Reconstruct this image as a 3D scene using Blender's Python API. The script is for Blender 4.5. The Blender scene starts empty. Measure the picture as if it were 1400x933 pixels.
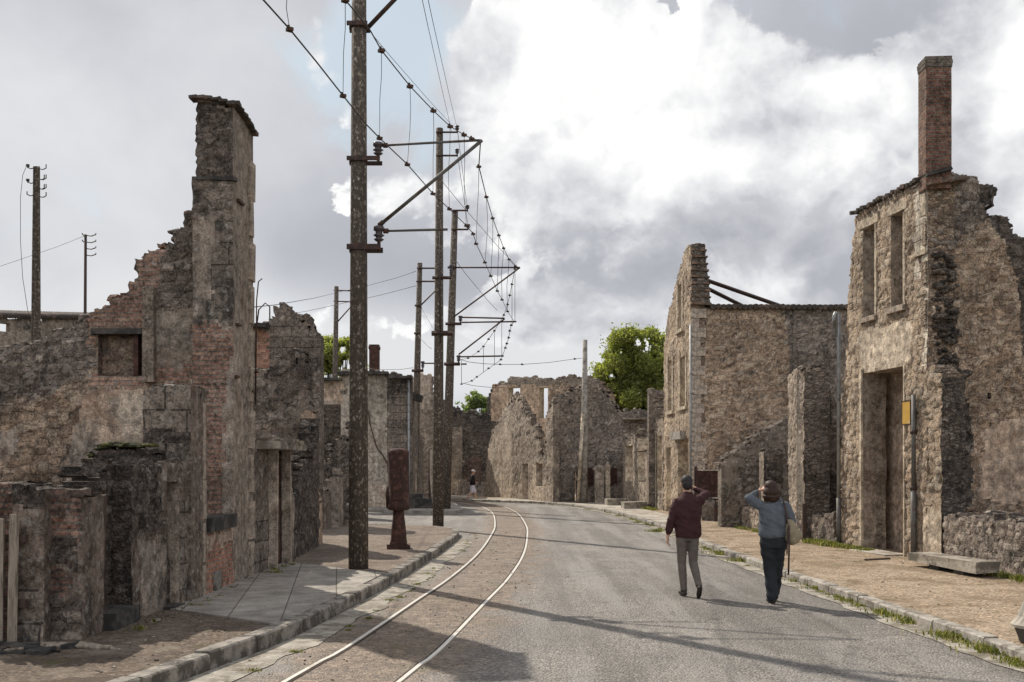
import bpy, math, random
import numpy as np
from mathutils import Vector, Matrix, Quaternion
R = math.radians
C = bpy.context.scene.collection
sc = bpy.context.scene

# ---------------------------------------------------------------- camera, sky, sun, exposure
EYE = 1.91; FP = 1361.0; CX = 700.0; HY = 638.0        # eye height; focal length in photo pixels; horizon row
cam_d = bpy.data.cameras.new('camera'); cam = bpy.data.objects.new('camera', cam_d); C.objects.link(cam)
cam.location = (0, 0, EYE); cam.rotation_euler = (R(90), 0, 0)
cam_d.sensor_width = 36; cam_d.lens = 36*FP/1400; cam_d.shift_y = (HY-466.5)/1400
cam_d.clip_end = 4000; cam_d.clip_start = .05
sc.camera = cam
SUN_AZ, SUN_EL = 35.5, 45.0           # degrees left of straight ahead, above the horizon
sun_d = bpy.data.lights.new('sun', 'SUN'); sun = bpy.data.objects.new('sun', sun_d); C.objects.link(sun)
sun_d.energy = 4.8; sun_d.angle = R(.6); sun_d.color = (1, .93, .83)
sdir = Vector((-math.sin(R(SUN_AZ))*math.cos(R(SUN_EL)), math.cos(R(SUN_AZ))*math.cos(R(SUN_EL)), math.sin(R(SUN_EL))))
sun.rotation_euler = sdir.to_track_quat('Z', 'Y').to_euler()
sun.location = (-20, 30, 40)
sc.view_settings.view_transform = 'Standard'; sc.view_settings.look = 'None'
sc.view_settings.exposure = 0; sc.view_settings.gamma = 1
sc.render.engine = 'CYCLES'
sc.cycles.use_denoising = True
sc.cycles.max_bounces = 5; sc.cycles.diffuse_bounces = 3; sc.cycles.glossy_bounces = 2; sc.cycles.transparent_max_bounces = 6

# ---------------------------------------------------------------- node helper
class N:
    def __init__(s, tree): s.t = tree; s.n = tree.nodes; s.l = tree.links
    def put(s, sock, v):
        if v is None: return
        if isinstance(v, bpy.types.NodeSocket): s.l.new(v, sock)
        else:
            if hasattr(sock.default_value, '__len__') and not hasattr(v, '__len__'): v = (v,)*len(sock.default_value)
            if hasattr(v, '__len__') and len(sock.default_value) == 4 and len(v) == 3: v = (*v, 1)
            sock.default_value = v
    def math(s, op, a, b=None, c=None, clamp=False):
        n = s.n.new('ShaderNodeMath'); n.operation = op; n.use_clamp = clamp
        s.put(n.inputs[0], a); s.put(n.inputs[1], b)
        if c is not None: s.put(n.inputs[2], c)
        return n.outputs[0]
    def vmath(s, op, a, b=None, sc=None):
        n = s.n.new('ShaderNodeVectorMath'); n.operation = op
        s.put(n.inputs[0], a); s.put(n.inputs[1], b)
        if sc is not None: s.put(n.inputs['Scale'], sc)
        return n.outputs['Value'] if op in ('LENGTH', 'DOT_PRODUCT') else n.outputs[0]
    def noise(s, v, scale, detail=4, rough=.55, dist=0, color=False, dims='3D'):
        n = s.n.new('ShaderNodeTexNoise'); n.noise_dimensions = dims
        if v is not None: s.l.new(v, n.inputs['Vector'])
        s.put(n.inputs['Scale'], scale); n.inputs['Detail'].default_value = detail
        n.inputs['Roughness'].default_value = rough; n.inputs['Distortion'].default_value = dist
        return n.outputs['Color'] if color else n.outputs['Fac']
    def voro(s, v, scale, feature='F1', rand=1, out='Distance'):
        n = s.n.new('ShaderNodeTexVoronoi'); n.feature = feature
        if v is not None: s.l.new(v, n.inputs['Vector'])
        n.inputs['Scale'].default_value = scale; n.inputs['Randomness'].default_value = rand
        return n.outputs[out]
    def ramp(s, f, stops, interp='LINEAR'):
        n = s.n.new('ShaderNodeValToRGB'); s.l.new(f, n.inputs[0]); r = n.color_ramp; r.interpolation = interp
        while len(r.elements) < len(stops): r.elements.new(.5)
        for e, (p, c) in zip(r.elements, stops):
            e.position = p
            e.color = (*c, 1) if hasattr(c, '__len__') else (c, c, c, 1)
        return n.outputs[0]
    def mix(s, f, a, b, mode='MIX'):
        n = s.n.new('ShaderNodeMix'); n.data_type = 'RGBA'; n.blend_type = mode
        s.put(n.inputs[0], f); s.put(n.inputs[6], a); s.put(n.inputs[7], b)
        return n.outputs[2]
    def mapr(s, v, a, b, c=0, d=1, smooth=False):
        n = s.n.new('ShaderNodeMapRange'); n.clamp = True
        if smooth: n.interpolation_type = 'SMOOTHSTEP'
        s.put(n.inputs[0], v)
        for i, x in zip((1, 2, 3, 4), (a, b, c, d)): s.put(n.inputs[i], x)
        return n.outputs[0]
    def mapping(s, v, scale=(1, 1, 1), loc=(0, 0, 0), rot=(0, 0, 0)):
        n = s.n.new('ShaderNodeMapping'); s.l.new(v, n.inputs[0])
        n.inputs['Location'].default_value = loc; n.inputs['Scale'].default_value = scale; n.inputs['Rotation'].default_value = rot
        return n.outputs[0]
    def coord(s, which='Object'): return s.n.new('ShaderNodeTexCoord').outputs[which]
    def sep(s, v):
        n = s.n.new('ShaderNodeSeparateXYZ'); s.l.new(v, n.inputs[0]); return n.outputs
    def comb(s, x, y, z=0):
        n = s.n.new('ShaderNodeCombineXYZ'); s.put(n.inputs[0], x); s.put(n.inputs[1], y); s.put(n.inputs[2], z); return n.outputs[0]
    def bump(s, h, dist=.02, strength=1, normal=None):
        n = s.n.new('ShaderNodeBump'); s.l.new(h, n.inputs['Height']); n.inputs['Distance'].default_value = dist
        n.inputs['Strength'].default_value = strength
        if normal is not None: s.l.new(normal, n.inputs['Normal'])
        return n.outputs[0]

# ---------------------------------------------------------------- world: Nishita sky behind broken cumulus
w = bpy.data.worlds.new('World'); sc.world = w; w.use_nodes = True
wt = w.node_tree; wt.nodes.clear(); g = N(wt)
sky = wt.nodes.new('ShaderNodeTexSky'); sky.sky_type = 'NISHITA'; sky.sun_disc = False
sky.sun_elevation = R(SUN_EL); sky.sun_rotation = R(-SUN_AZ); sky.air_density = 1.3; sky.dust_density = 2.5; sky.altitude = 200
d = g.coord('Generated'); X, Y, Z = g.sep(d)
az = g.math('ARCTAN2', X, Y); el = g.math('ARCSINE', Z)
P = g.comb(az, g.math('MULTIPLY', el, 1.15), 0)
def skyang(px, py):
    a = math.atan((px-CX)/FP); return a, math.atan((HY-py)/FP*math.cos(a))
def blob(px, py, rx, ry, amp=1):
    a, e = skyang(px, py); rx /= FP; ry /= FP
    u = g.math('DIVIDE', g.math('SUBTRACT', az, a), rx); v = g.math('DIVIDE', g.math('SUBTRACT', el, e), ry)
    r2 = g.math('ADD', g.math('MULTIPLY', u, u), g.math('MULTIPLY', v, v))
    return g.math('MULTIPLY', g.math('EXPONENT', g.math('MULTIPLY', r2, -1)), amp)
def total(bl):
    t = blob(*bl[0])
    for b in bl[1:]: t = g.math('ADD', t, blob(*b))
    return t
def billow_soft(p):
    wq = g.vmath('ADD', p, g.vmath('SCALE', g.vmath('SUBTRACT', g.noise(p, 5, 3, .5, color=True), (.5, .5, .5)), sc=.16))
    return g.math('SUBTRACT', g.noise(p, 3.6, 4, .45, .2), g.math('MULTIPLY', g.voro(wq, 9, 'SMOOTH_F1'), .3))
def billow(p):
    """cauliflower cloud relief: rounded cells at three sizes riding on slow noise"""
    wq = g.vmath('ADD', p, g.vmath('SCALE', g.vmath('SUBTRACT', g.noise(p, 7, 6, .6, color=True), (.5, .5, .5)), sc=.16))
    b_ = g.noise(p, 4.2, 10, .56, .2)
    for sc_, am in ((11, .3), (26, .15), (60, .07)):
        b_ = g.math('SUBTRACT', b_, g.math('MULTIPLY', g.voro(wq, sc_, 'SMOOTH_F1' if sc_ < 20 else 'F1'), am))
    return b_
bill = billow(P); bill2 = billow(g.vmath('ADD', P, (-.012, .02, 0))); bs1 = billow_soft(P); bs2 = billow_soft(g.vmath('ADD', P, (-.02, .035, 0)))
cum = total([(790, 120, 140, 110, .7), (930, 130, 280, 150, .62), (950, 280, 150, 140, .5), (1120, 200, 170, 130, .55), (1400, 130, 100, 190, .85),
             (1390, 350, 80, 110, .5), (700, 240, 60, 120, .5), (445, 264, 80, 38, .42), (545, 262, 70, 36, .55), (505, 180, 36, 46, .4),
             (470, 150, 34, 54, .45), (430, 60, 24, 70, .5), (690, 445, 280, 38, .55), (300, 600, 500, 60, .3), (900, 440, 260, 40, .55), (610, 330, 90, 30, .4),
             (1150, 310, 130, 50, .3), (560, 50, 60, 80, -.35), (1160, 20, 110, 35, -.5), (640, 60, 90, 40, .3), (150, 200, 230, 200, -.3), (1100, 380, 160, 40, .15)])
dens = g.math('ADD', cum, g.math('MULTIPLY', g.math('SUBTRACT', bill, .235), 1.7))
soft = g.mapr(g.noise(g.vmath('ADD', P, (3.1, 1.7, 0)), 4, 4, .5), .42, .6, .05, .5)
cm = g.math('DIVIDE', g.math('SUBTRACT', dens, .36), soft, clamp=True)
cm = g.mapr(cm, 0, 1, 0, 1, True)
dark = total([(1060, 165, 90, 34, .75), (1010, 310, 190, 65, 1.0), (1180, 35, 150, 40, .7), (1290, 230, 70, 150, .6), (800, 345, 120, 40, .55), (880, 45, 60, 30, .25), (640, 60, 90, 70, .35), (1150, 330, 120, 60, .5), (620, 400, 200, 30, .4), (720, 280, 40, 50, .35)])
shade = g.math('ADD', g.math('MULTIPLY', g.math('SUBTRACT', bs1, bs2), 2.0), g.math('ADD', g.math('MULTIPLY', g.math('SUBTRACT', bill, bill2), 1.7), .84))
shade = g.math('SUBTRACT', shade, g.math('MULTIPLY', dark, .66))
white = total([(775, 130, 110, 90, .38), (900, 70, 130, 60, .3), (930, 200, 60, 110, .34), (1120, 110, 110, 50, .32), (1395, 130, 60, 130, .4), (1010, 215, 90, 36, .3), (860, 250, 40, 70, .25), (640, 300, 60, 40, .25)])
shade = g.math('ADD', shade, white)
shade = g.math('SUBTRACT', shade, g.mapr(dens, .55, 1.3, 0, .2))
shade = g.math('ADD', shade, g.math('MULTIPLY', g.math('SUBTRACT', g.noise(P, 3.0, 2, .4), .5), .5))
cumc = g.ramp(shade, [(0, (.42, .43, .475)), (.4, (.58, .59, .63)), (.75, (.85, .855, .87)), (1, (1.03, 1.03, 1.02))])
# the flat grey deck behind
deck = g.math('ADD', g.noise(P, 2.6, 6, .5, .3), g.math('MULTIPLY', g.math('SUBTRACT', g.noise(P, 9, 6, .55, .4), .5), .3))
deck = g.math('ADD', deck, total([(150, 130, 320, 260, .24), (980, 350, 260, 90, -.3), (600, 390, 200, 50, -.16), (650, 90, 120, 120, .2), (430, 330, 120, 60, -.12), (300, 480, 700, 80, .3), (1300, 60, 200, 80, -.08), (800, 500, 500, 80, .3)]))
deckc = g.ramp(deck, [(.1, (.38, .39, .44)), (.42, (.5, .512, .56)), (.62, (.62, .633, .675)), (.85, (.77, .78, .8))])
blue = total([(448, 90, 60, 60, .75), (520, 40, 60, 80, .85), (560, 150, 55, 80, .75), (610, 60, 50, 70, .45), (455, 195, 50, 30, .5), (580, 20, 80, 40, .5)])
bm = g.mapr(g.math('ADD', blue, g.math('MULTIPLY', g.math('SUBTRACT', g.noise(P, 6, 9, .62, .8), .5), 3.2)), .2, 1.0, 0, .85, True)
skyc = g.mix(1, sky.outputs[0], (.1, .1, .1), 'MULTIPLY')
skyc = g.mix(.7, skyc, (.6, .72, .8))                # thin high veil over the blue
col = g.mix(bm, deckc, skyc)
col = g.mix(cm, col, cumc)
# sky behind the camera is brightened, added as fill for the shaded walls
sky_fill = g.mapr(Y, .1, -.8, 1, 1.75, True); col = g.mix(1, col, g.comb(sky_fill, sky_fill, sky_fill), 'MULTIPLY')
below = g.mapr(Z, -.02, .0, 1, 0)
col = g.mix(below, col, (.25, .24, .22))
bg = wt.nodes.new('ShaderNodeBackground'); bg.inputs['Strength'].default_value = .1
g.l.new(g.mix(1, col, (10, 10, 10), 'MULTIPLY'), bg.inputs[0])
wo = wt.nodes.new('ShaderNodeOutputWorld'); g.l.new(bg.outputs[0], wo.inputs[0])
w.cycles.sampling_method = 'MANUAL'; w.cycles.sample_map_resolution = 512

# ---------------------------------------------------------------- materials
def new_mat(name):
    m = bpy.data.materials.new(name); m.use_nodes = True; t = m.node_tree; t.nodes.clear(); h = N(t)
    b = t.nodes.new('ShaderNodeBsdfPrincipled'); o = t.nodes.new('ShaderNodeOutputMaterial'); t.links.new(b.outputs[0], o.inputs[0])
    return m, h, b
def finish(h, b, col, rough=.9, nrm=None, metal=0, spec=.25):
    h.put(b.inputs['Base Color'], col); h.put(b.inputs['Roughness'], rough); h.put(b.inputs['Metallic'], metal)
    b.inputs['Specular IOR Level'].default_value = spec
    if nrm is not None: h.l.new(nrm, b.inputs['Normal'])
def weather(h, v, col, lich=.45, spots=.4, big=.5, tint=(.035, .032, .027)):
    """dark lichen films, pale lichen spots and slow tonal drift on any masonry"""
    drift = h.mapr(h.noise(v, .8, 7, .65), .32, .68, 1-big*.75, 1+big*.55)
    col = h.mix(1, col, h.comb(drift, drift, drift), 'MULTIPLY')
    n = h.math('ADD', h.noise(v, 1.1, 10, .72, .4), h.math('MULTIPLY', h.math('SUBTRACT', h.noise(h.mapping(v, (6, 6, .7)), 1.2, 4, .6), .5), .3))
    th = .78 - .42*lich
    f = h.mapr(n, th-.05, th+.08, 0, .88, True)
    col = h.mix(f, col, tint)
    s = h.voro(h.vmath('ADD', v, h.vmath('SCALE', h.noise(v, 14, 3, color=True), sc=.12)), 5.5)
    sn = h.noise(v, 1.7, 6, .6)
    f2 = h.math('MULTIPLY', h.mapr(s, .16, .22, 1, 0), h.mapr(sn, .62-.2*spots, .66-.2*spots, 0, .75))
    col = h.mix(f2, col, (.36, .325, .275))
    blo = h.noise(h.vmath('ADD', v, (4.7, 9.1, 2.3)), 3.4, 10, .8, .3)
    col = h.mix(h.mapr(blo, .53, .63, 0, .35+.5*lich, True), col, h.mix(1, col, (.3, .27, .24), 'MULTIPLY'))
    bl2 = h.noise(h.vmath('ADD', v, (14.7, 3.1, 7.3)), 4.3, 10, .8, .3)
    col = h.mix(h.mapr(bl2, .55, .66, 0, .3+.4*spots, True), col, (.36, .325, .27))
    n3 = h.noise(v, 11, 8, .75)
    f3 = h.mapr(n3, .6-.08*spots, .7-.08*spots, 0, .5)
    return h.mix(f3, col, (.4, .38, .33)), f
def stone(name, pal, mortar=(.2, .17, .135), sc_=5.2, flat=2.1, lich=.45, spots=.4, plaster=None, mort=.6, depth=.045, big=.6, k_=2.0):
    gy_ = lambda c, a_=.1: tuple(x*(1-a_)+a_*(c[0]*.35+c[1]*.4+c[2]*.25) for x in c)
    pal = [gy_(c) for c in pal]; mortar = gy_(mortar, .25)
    lim = lambda c, t_: tuple(x*min(1, t_/max(c)) for x in c)
    pal = [lim(tuple(c*k_*f_ for c in p), .56) for p, f_ in zip(pal, (.66, 1.02, .76, 1.22, .95)*2)]; mortar = lim(tuple(c*k_*1.05 for c in mortar), .5)
    m, h, b = new_mat(name); v = h.coord()
    wv = h.vmath('ADD', v, h.vmath('SCALE', h.vmath('SUBTRACT', h.noise(v, 2.6, 5, .65, color=True), (.5, .5, .5)), sc=.2))
    mp = h.mapping(wv, (1, 1, flat))
    rnd = h.sep(h.voro(mp, sc_, out='Color'))[0]; edge = h.voro(mp, sc_, 'DISTANCE_TO_EDGE')
    mp2 = h.mapping(wv, (.8, .8, flat*1.3), (3.3, 1.7, 9)); e2 = h.voro(mp2, sc_*1.9, 'DISTANCE_TO_EDGE'); r2 = h.sep(h.voro(mp2, sc_*1.9, out='Color'))[0]
    sel = h.mapr(h.noise(v, 1.3, 4), .47, .53)           # courses of small stones in places
    edge = h.math('ADD', h.math('MULTIPLY', edge, h.math('SUBTRACT', 1, sel)), h.math('MULTIPLY', e2, h.math('MULTIPLY', sel, 1.3)))
    rnd = h.math('ADD', h.math('MULTIPLY', rnd, h.math('SUBTRACT', 1, sel)), h.math('MULTIPLY', r2, sel))
    def att(nm_):
        n_ = h.n.new('ShaderNodeAttribute'); n_.attribute_name = nm_; return n_.outputs['Fac']
    ok = att('sok'); no_ = h.math('SUBTRACT', 1, ok)
    edge = h.math('ADD', h.math('MULTIPLY', edge, no_), h.math('MULTIPLY', att('sedge'), ok)); rnd = h.math('ADD', h.math('MULTIPLY', rnd, no_), h.math('MULTIPLY', att('srnd'), ok))
    k = len(pal); fine = h.noise(v, 32, 9, .75); mid = h.noise(v, 8, 9, .72); slow = h.noise(v, 2.1, 6, .6)
    col = h.ramp(h.math('ADD', h.math('MULTIPLY', rnd, .75), h.math('MULTIPLY', slow, .25)), [(.1+.8*i/(k-1), p) for i, p in enumerate(pal)])
    t = h.math('ADD', h.mapr(fine, .4, .6, .55, 1.4), h.mapr(mid, .41, .59, -.22, .25)); col = h.mix(1, col, h.comb(t, t, t), 'MULTIPLY')
    em = h.math('ADD', edge, h.math('MULTIPLY', h.math('SUBTRACT', mid, .5), .1))
    mo = h.mapr(em, .015, .07, min(1, mort*1.25), 0, True)
    col = h.mix(mo, col, h.mix(fine, tuple(c*.7 for c in mortar), tuple(c*1.1 for c in mortar)))
    crack = h.mapr(em, .0, .045, .95, 0)
    col = h.mix(h.math('MULTIPLY', crack, h.mapr(slow, .3, .55, .35, 1)), col, (.035, .028, .022))
    hgt = h.mapr(em, 0, .13, 0, .9, True)
    hgt = h.math('ADD', hgt, h.math('MULTIPLY', rnd, .5))
    hgt = h.math('ADD', hgt, h.math('ADD', h.math('MULTIPLY', fine, .6), h.math('MULTIPLY', mid, 1.5)))
    if plaster:
        pc, amt = plaster
        pn = h.math('ADD', h.noise(v, .9, 10, .68, .3), h.math('MULTIPLY', edge, -.2))
        pf = h.mapr(pn, .66-.34*amt, .68-.34*amt)
        pcol = h.mix(1, pc, h.ramp(h.noise(v, 2.4, 10, .74), [(.25, .45), (.5, 1), (.8, 1.35)]), 'MULTIPLY')
        pcol = h.mix(h.mapr(mid, .52, .7, 0, .6), pcol, tuple(c*.5 for c in pc))
        col = h.mix(pf, col, pcol)
        hgt = h.mix(pf, hgt, h.math('ADD', 2.3, h.math('MULTIPLY', mid, .6)))
    col, f = weather(h, v, col, lich, spots, big)
    finish(h, b, col, .93, h.bump(hgt, depth, 1)); return m
def plasterm(name, pc, lich=.3, spots=.3, vein=.5, streak=.5, rough_=.5):
    pc = (pc[0]*1.95, pc[1]*1.86, pc[2]*1.78); pc = tuple(c*min(1, .52/max(pc)) for c in pc)
    m, h, b = new_mat(name); v = h.coord()
    n = h.noise(v, 1.4, 11, .74, .5); mid = h.noise(v, 6.5, 9, .75, .2)
    col = h.mix(1, pc, h.ramp(n, [(.2, .42), (.42, .85), (.58, 1.1), (.85, 1.5)]), 'MULTIPLY')
    col = h.mix(1, col, h.ramp(mid, [(.39, .5), (.5, 1), (.61, 1.5)]), 'MULTIPLY')
    col = h.mix(h.mapr(h.noise(v, 1.9, 7, .7), .5, .66, 0, rough_), col, (pc[0]*.62, pc[1]*.48, pc[2]*.4))
    st = h.noise(h.mapping(v, (6, 6, .4)), 1.3, 7, .65)
    col = h.mix(h.mapr(st, .46, .68, 0, streak), col, tuple(c*.35 for c in pc))
    wv = h.vmath('ADD', v, h.vmath('SCALE', h.noise(v, 2, 6, .6, color=True), sc=.5))
    cr = h.voro(wv, .9, 'DISTANCE_TO_EDGE'); cf = h.math('MULTIPLY', h.mapr(cr, 0, .008, vein*.7, 0), h.mapr(h.noise(v, .8, 3), .52, .58))
    col = h.mix(cf, col, (.03, .028, .025))
    fine = h.noise(v, 45, 7, .75)
    col = h.mix(1, col, h.ramp(fine, [(.4, .62), (.6, 1.35)]), 'MULTIPLY')
    col, f = weather(h, v, col, lich, spots, .5)
    hg = h.math('ADD', h.math('MULTIPLY', fine, .35), h.math('ADD', h.math('MULTIPLY', mid, .9), h.math('ADD', n, h.math('MULTIPLY', cf, -1))))
    finish(h, b, col, .92, h.bump(hg, .028, .9)); return m
def brickm(name, c1, c2, mortar=(.24, .2, .17), bw=.23, bh=.07, lich=.35, spots=.3, ms=.012, offs=.5, depth=.015, ragged=.02):
    m, h, b = new_mat(name); v = h.coord(); u = h.coord('UV')
    uw = h.vmath('ADD', u, h.vmath('SCALE', h.vmath('SUBTRACT', h.noise(v, 5, 4, color=True), (.5, .5, .5)), sc=ragged*1.6))
    n = h.n.new('ShaderNodeTexBrick'); h.l.new(uw, n.inputs[0]); n.offset = offs
    c1 = tuple(c*1.45 for c in c1); c2 = tuple(c*1.45 for c in c2); h.put(n.inputs['Color1'], c1); h.put(n.inputs['Color2'], c2); h.put(n.inputs['Mortar'], mortar)
    for k, x in (('Scale', 1), ('Mortar Size', ms), ('Mortar Smooth', .3), ('Bias', 0), ('Brick Width', bw), ('Row Height', bh)): n.inputs[k].default_value = x
    fine = h.noise(v, 28, 7, .7); mid = h.noise(v, 6, 6, .65)
    t = h.math('ADD', h.mapr(fine, .4, .6, .6, 1.35), h.mapr(h.noise(v, 9, 9, .75), .4, .6, -.4, .4)); col = h.mix(1, n.outputs[0], h.comb(t, t, t), 'MULTIPLY')
    col, f = weather(h, v, col, lich, spots, .6)
    hg = h.math('ADD', h.math('MULTIPLY', n.outputs[1], -1), h.math('MULTIPLY', h.math('ADD', fine, mid), .5))
    finish(h, b, col, .92, h.bump(hg, depth, .9)); return m
def plain(name, c, rough=.8, var=.35, scale=8, bump=.004, metal=0, dirt=None, dirt_amt=.4, coord='Object', stretch=(1, 1, 1), spec=.25, flecks=None):
    m, h, b = new_mat(name); v = h.mapping(h.coord(coord), stretch)
    n = h.noise(v, scale, 7, .65, .2); n2 = h.noise(v, scale*6, 4, .6)
    t = h.math('ADD', h.mapr(n, .3, .7, 1-var, 1+var), h.mapr(n2, .3, .7, -var*.4, var*.4))
    col = h.mix(1, c, h.comb(t, t, t), 'MULTIPLY')
    if dirt: col = h.mix(h.mapr(h.noise(v, scale*.6, 8, .7), .62-.3*dirt_amt, .7-.3*dirt_amt, 0, .85), col, dirt)
    if flecks: col = h.mix(h.math('MULTIPLY', h.mapr(h.voro(v, 11), .12, .24, 1, 0), h.mapr(h.noise(v, 3.5, 3), .47, .53, 0, .9)), col, flecks)
    finish(h, b, col, rough, h.bump(h.math('ADD', n, h.math('MULTIPLY', n2, .4)), bump, 1), metal, spec); return m

M = {}
M['rub_warm'] = stone('rubble_warm', [(.13, .085, .055), (.27, .19, .125), (.17, .115, .075), (.34, .26, .18), (.21, .14, .095)], (.25, .19, .135), lich=.3, spots=.4, sc_=4.3, flat=1.8, big=.8)
M['rub_tan'] = stone('rubble_tan_lime', [(.12, .085, .06), (.24, .175, .12), (.15, .105, .075), (.28, .215, .15)], (.27, .21, .15), lich=.32, spots=.4, mort=.75)
M['rub_grey'] = stone('rubble_grey', [(.085, .066, .052), (.17, .135, .105), (.1, .075, .06), (.23, .19, .15)], (.17, .14, .11), lich=.42, spots=.65, sc_=4.6)
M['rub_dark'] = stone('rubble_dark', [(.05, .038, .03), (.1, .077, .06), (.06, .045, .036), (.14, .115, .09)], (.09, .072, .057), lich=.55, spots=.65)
M['rub_lit'] = stone('rubble_facade_sunlit', [(.33, .235, .15), (.46, .35, .24), (.37, .265, .175), (.55, .44, .32), (.4, .28, .185)], (.46, .365, .26), sc_=6, lich=.14, spots=.5, mort=.6, depth=.06, k_=1.6)  # paler rubble for sunlit fronts: sunlight put into the colour
M['rub_plas'] = stone('rubble_with_render', [(.085, .064, .05), (.16, .125, .096), (.1, .077, .06), (.21, .17, .135)], (.15, .12, .095), lich=.42, spots=.65, plaster=((.2, .165, .13), .5))
M['rub_plas_lit'] = stone('rubble_with_pale_render_lit', [(.16, .12, .088), (.27, .215, .16), (.19, .145, .108), (.34, .28, .215)], (.27, .22, .17), lich=.33, spots=.65, plaster=((.37, .3, .225), .36), sc_=6)  # pale render, with sunlight on street faces put into the colour
M['pl_grey'] = plasterm('render_grey', (.165, .142, .118), .45, .8)
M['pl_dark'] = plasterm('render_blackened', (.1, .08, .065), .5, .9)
M['pl_tan'] = plasterm('render_tan', (.25, .2, .155), .3, .4)
M['pl_light'] = plasterm('render_light_grey', (.215, .195, .165), .35, .6)
M['pl_pale'] = plasterm('render_pale', (.38, .325, .26), .25, .5)
M['pl_cream'] = plasterm('render_cream', (.33, .285, .225), .15, .3, streak=.3, rough_=.25)
M['pl_far'] = plasterm('render_far_tan', (.3, .23, .17), .2, .3, streak=.3)
M['brick'] = brickm('brick_weathered', (.16, .085, .06), (.235, .15, .11), (.2, .16, .125), lich=.36, spots=.5)
M['brick_soot'] = brickm('brick_sooty', (.11, .062, .046), (.15, .095, .072), (.12, .1, .08), lich=.5, spots=.5)
M['brick_red'] = brickm('brick_red', (.235, .1, .065), (.28, .15, .1), (.27, .22, .175), lich=.25, spots=.4)
M['brick_chim'] = brickm('brick_chimney', (.15, .075, .05), (.11, .055, .04), (.17, .14, .11), lich=.34, spots=.2, bh=.075, ms=.014)
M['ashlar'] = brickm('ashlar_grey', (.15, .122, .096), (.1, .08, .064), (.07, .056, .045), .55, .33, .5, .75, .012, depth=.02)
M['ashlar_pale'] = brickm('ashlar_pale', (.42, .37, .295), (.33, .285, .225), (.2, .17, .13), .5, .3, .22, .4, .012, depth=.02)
M['quoin'] = plasterm('quoin_stone', (.23, .2, .165), .35, .4, 0, .3)
M['quoin_lit'] = plasterm('quoin_stone_lit', (.28, .245, .19), .2, .35, 0, .3)  # lit copy of the quoin stone, sunlight put into its tone
M['conc_pole'] = plain('pole_concrete', (.25, .21, .165), .9, .75, 30, .006, dirt=(.055, .042, .032), dirt_amt=.75, stretch=(1, 1, .7), flecks=(.42, .39, .33))
M['steel'] = plain('rusty_black_steel', (.07, .05, .042), .65, .4, 20, .002, .5, dirt=(.14, .06, .03), dirt_amt=.3)
M['insul'] = plain('insulator_brown', (.06, .045, .045), .25, .2, 20, .0005, spec=.5)
M['wire'] = plain('wire_metal', (.07, .06, .055), .6, .2, 5, .0, .6)
M['rust'] = plain('rust_red', (.1, .05, .038), .85, .6, 9, .006, .1, dirt=(.045, .026, .02), dirt_amt=.6)
M['wood'] = plain('grey_weathered_wood', (.27, .225, .175), .9, .4, 4, .006, dirt=(.1, .08, .06), dirt_amt=.4, stretch=(6, 6, .6))
M['wood_dark'] = plain('dark_wood', (.075, .05, .038), .9, .4, 4, .006, stretch=(6, 6, .6))
M['tile'] = plain('clay_tile', (.24, .15, .105), .9, .5, 5, .006, dirt=(.08, .07, .055), dirt_amt=.6)
M['tile_dark'] = plain('clay_tile_lichen', (.14, .1, .08), .9, .5, 5, .006, dirt=(.05, .045, .038), dirt_amt=.65)
M['slab'] = plain('stone_slab', (.33, .29, .235), .9, .35, 5, .01, dirt=(.12, .105, .085), dirt_amt=.45)
M['slab_dark'] = plain('stone_slab_dark', (.09, .08, .07), .9, .35, 5, .01, dirt=(.03, .03, .028), dirt_amt=.5)
M['zinc'] = plain('zinc_pipe', (.3, .31, .31), .5, .25, 6, .001, .6, dirt=(.13, .11, .09), dirt_amt=.3)
M['zinc_old'] = plain('cast_iron_pipe', (.13, .125, .115), .6, .25, 6, .001, .3, dirt=(.09, .05, .03), dirt_amt=.3)
M['sign'] = plain('yellow_enamel', (.5, .3, .06), .5, .12, 6, .0, dirt=(.5, .4, .25), dirt_amt=.25)
M['moss'] = plain('moss', (.085, .08, .022), .95, .6, 12, .02, dirt=(.03, .03, .018), dirt_amt=.6)
M['slate'] = plain('dull_fibre_roof', (.2, .2, .2), .9, .3, 3, .01)

# ---------------------------------------------------------------- geometry helpers
def gp(px, py, z=0.0):
    """ground point (x, y) seen at a photo pixel"""
    y = FP*(EYE-z)/(py-HY); return ((px-CX)*y/FP, y)
def atx(px, y): return (px-CX)*y/FP
def atz(py, y): return EYE+(HY-py)*y/FP
def P3(px, py, y): return Vector((atx(px, y), y, atz(py, y)))

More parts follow.
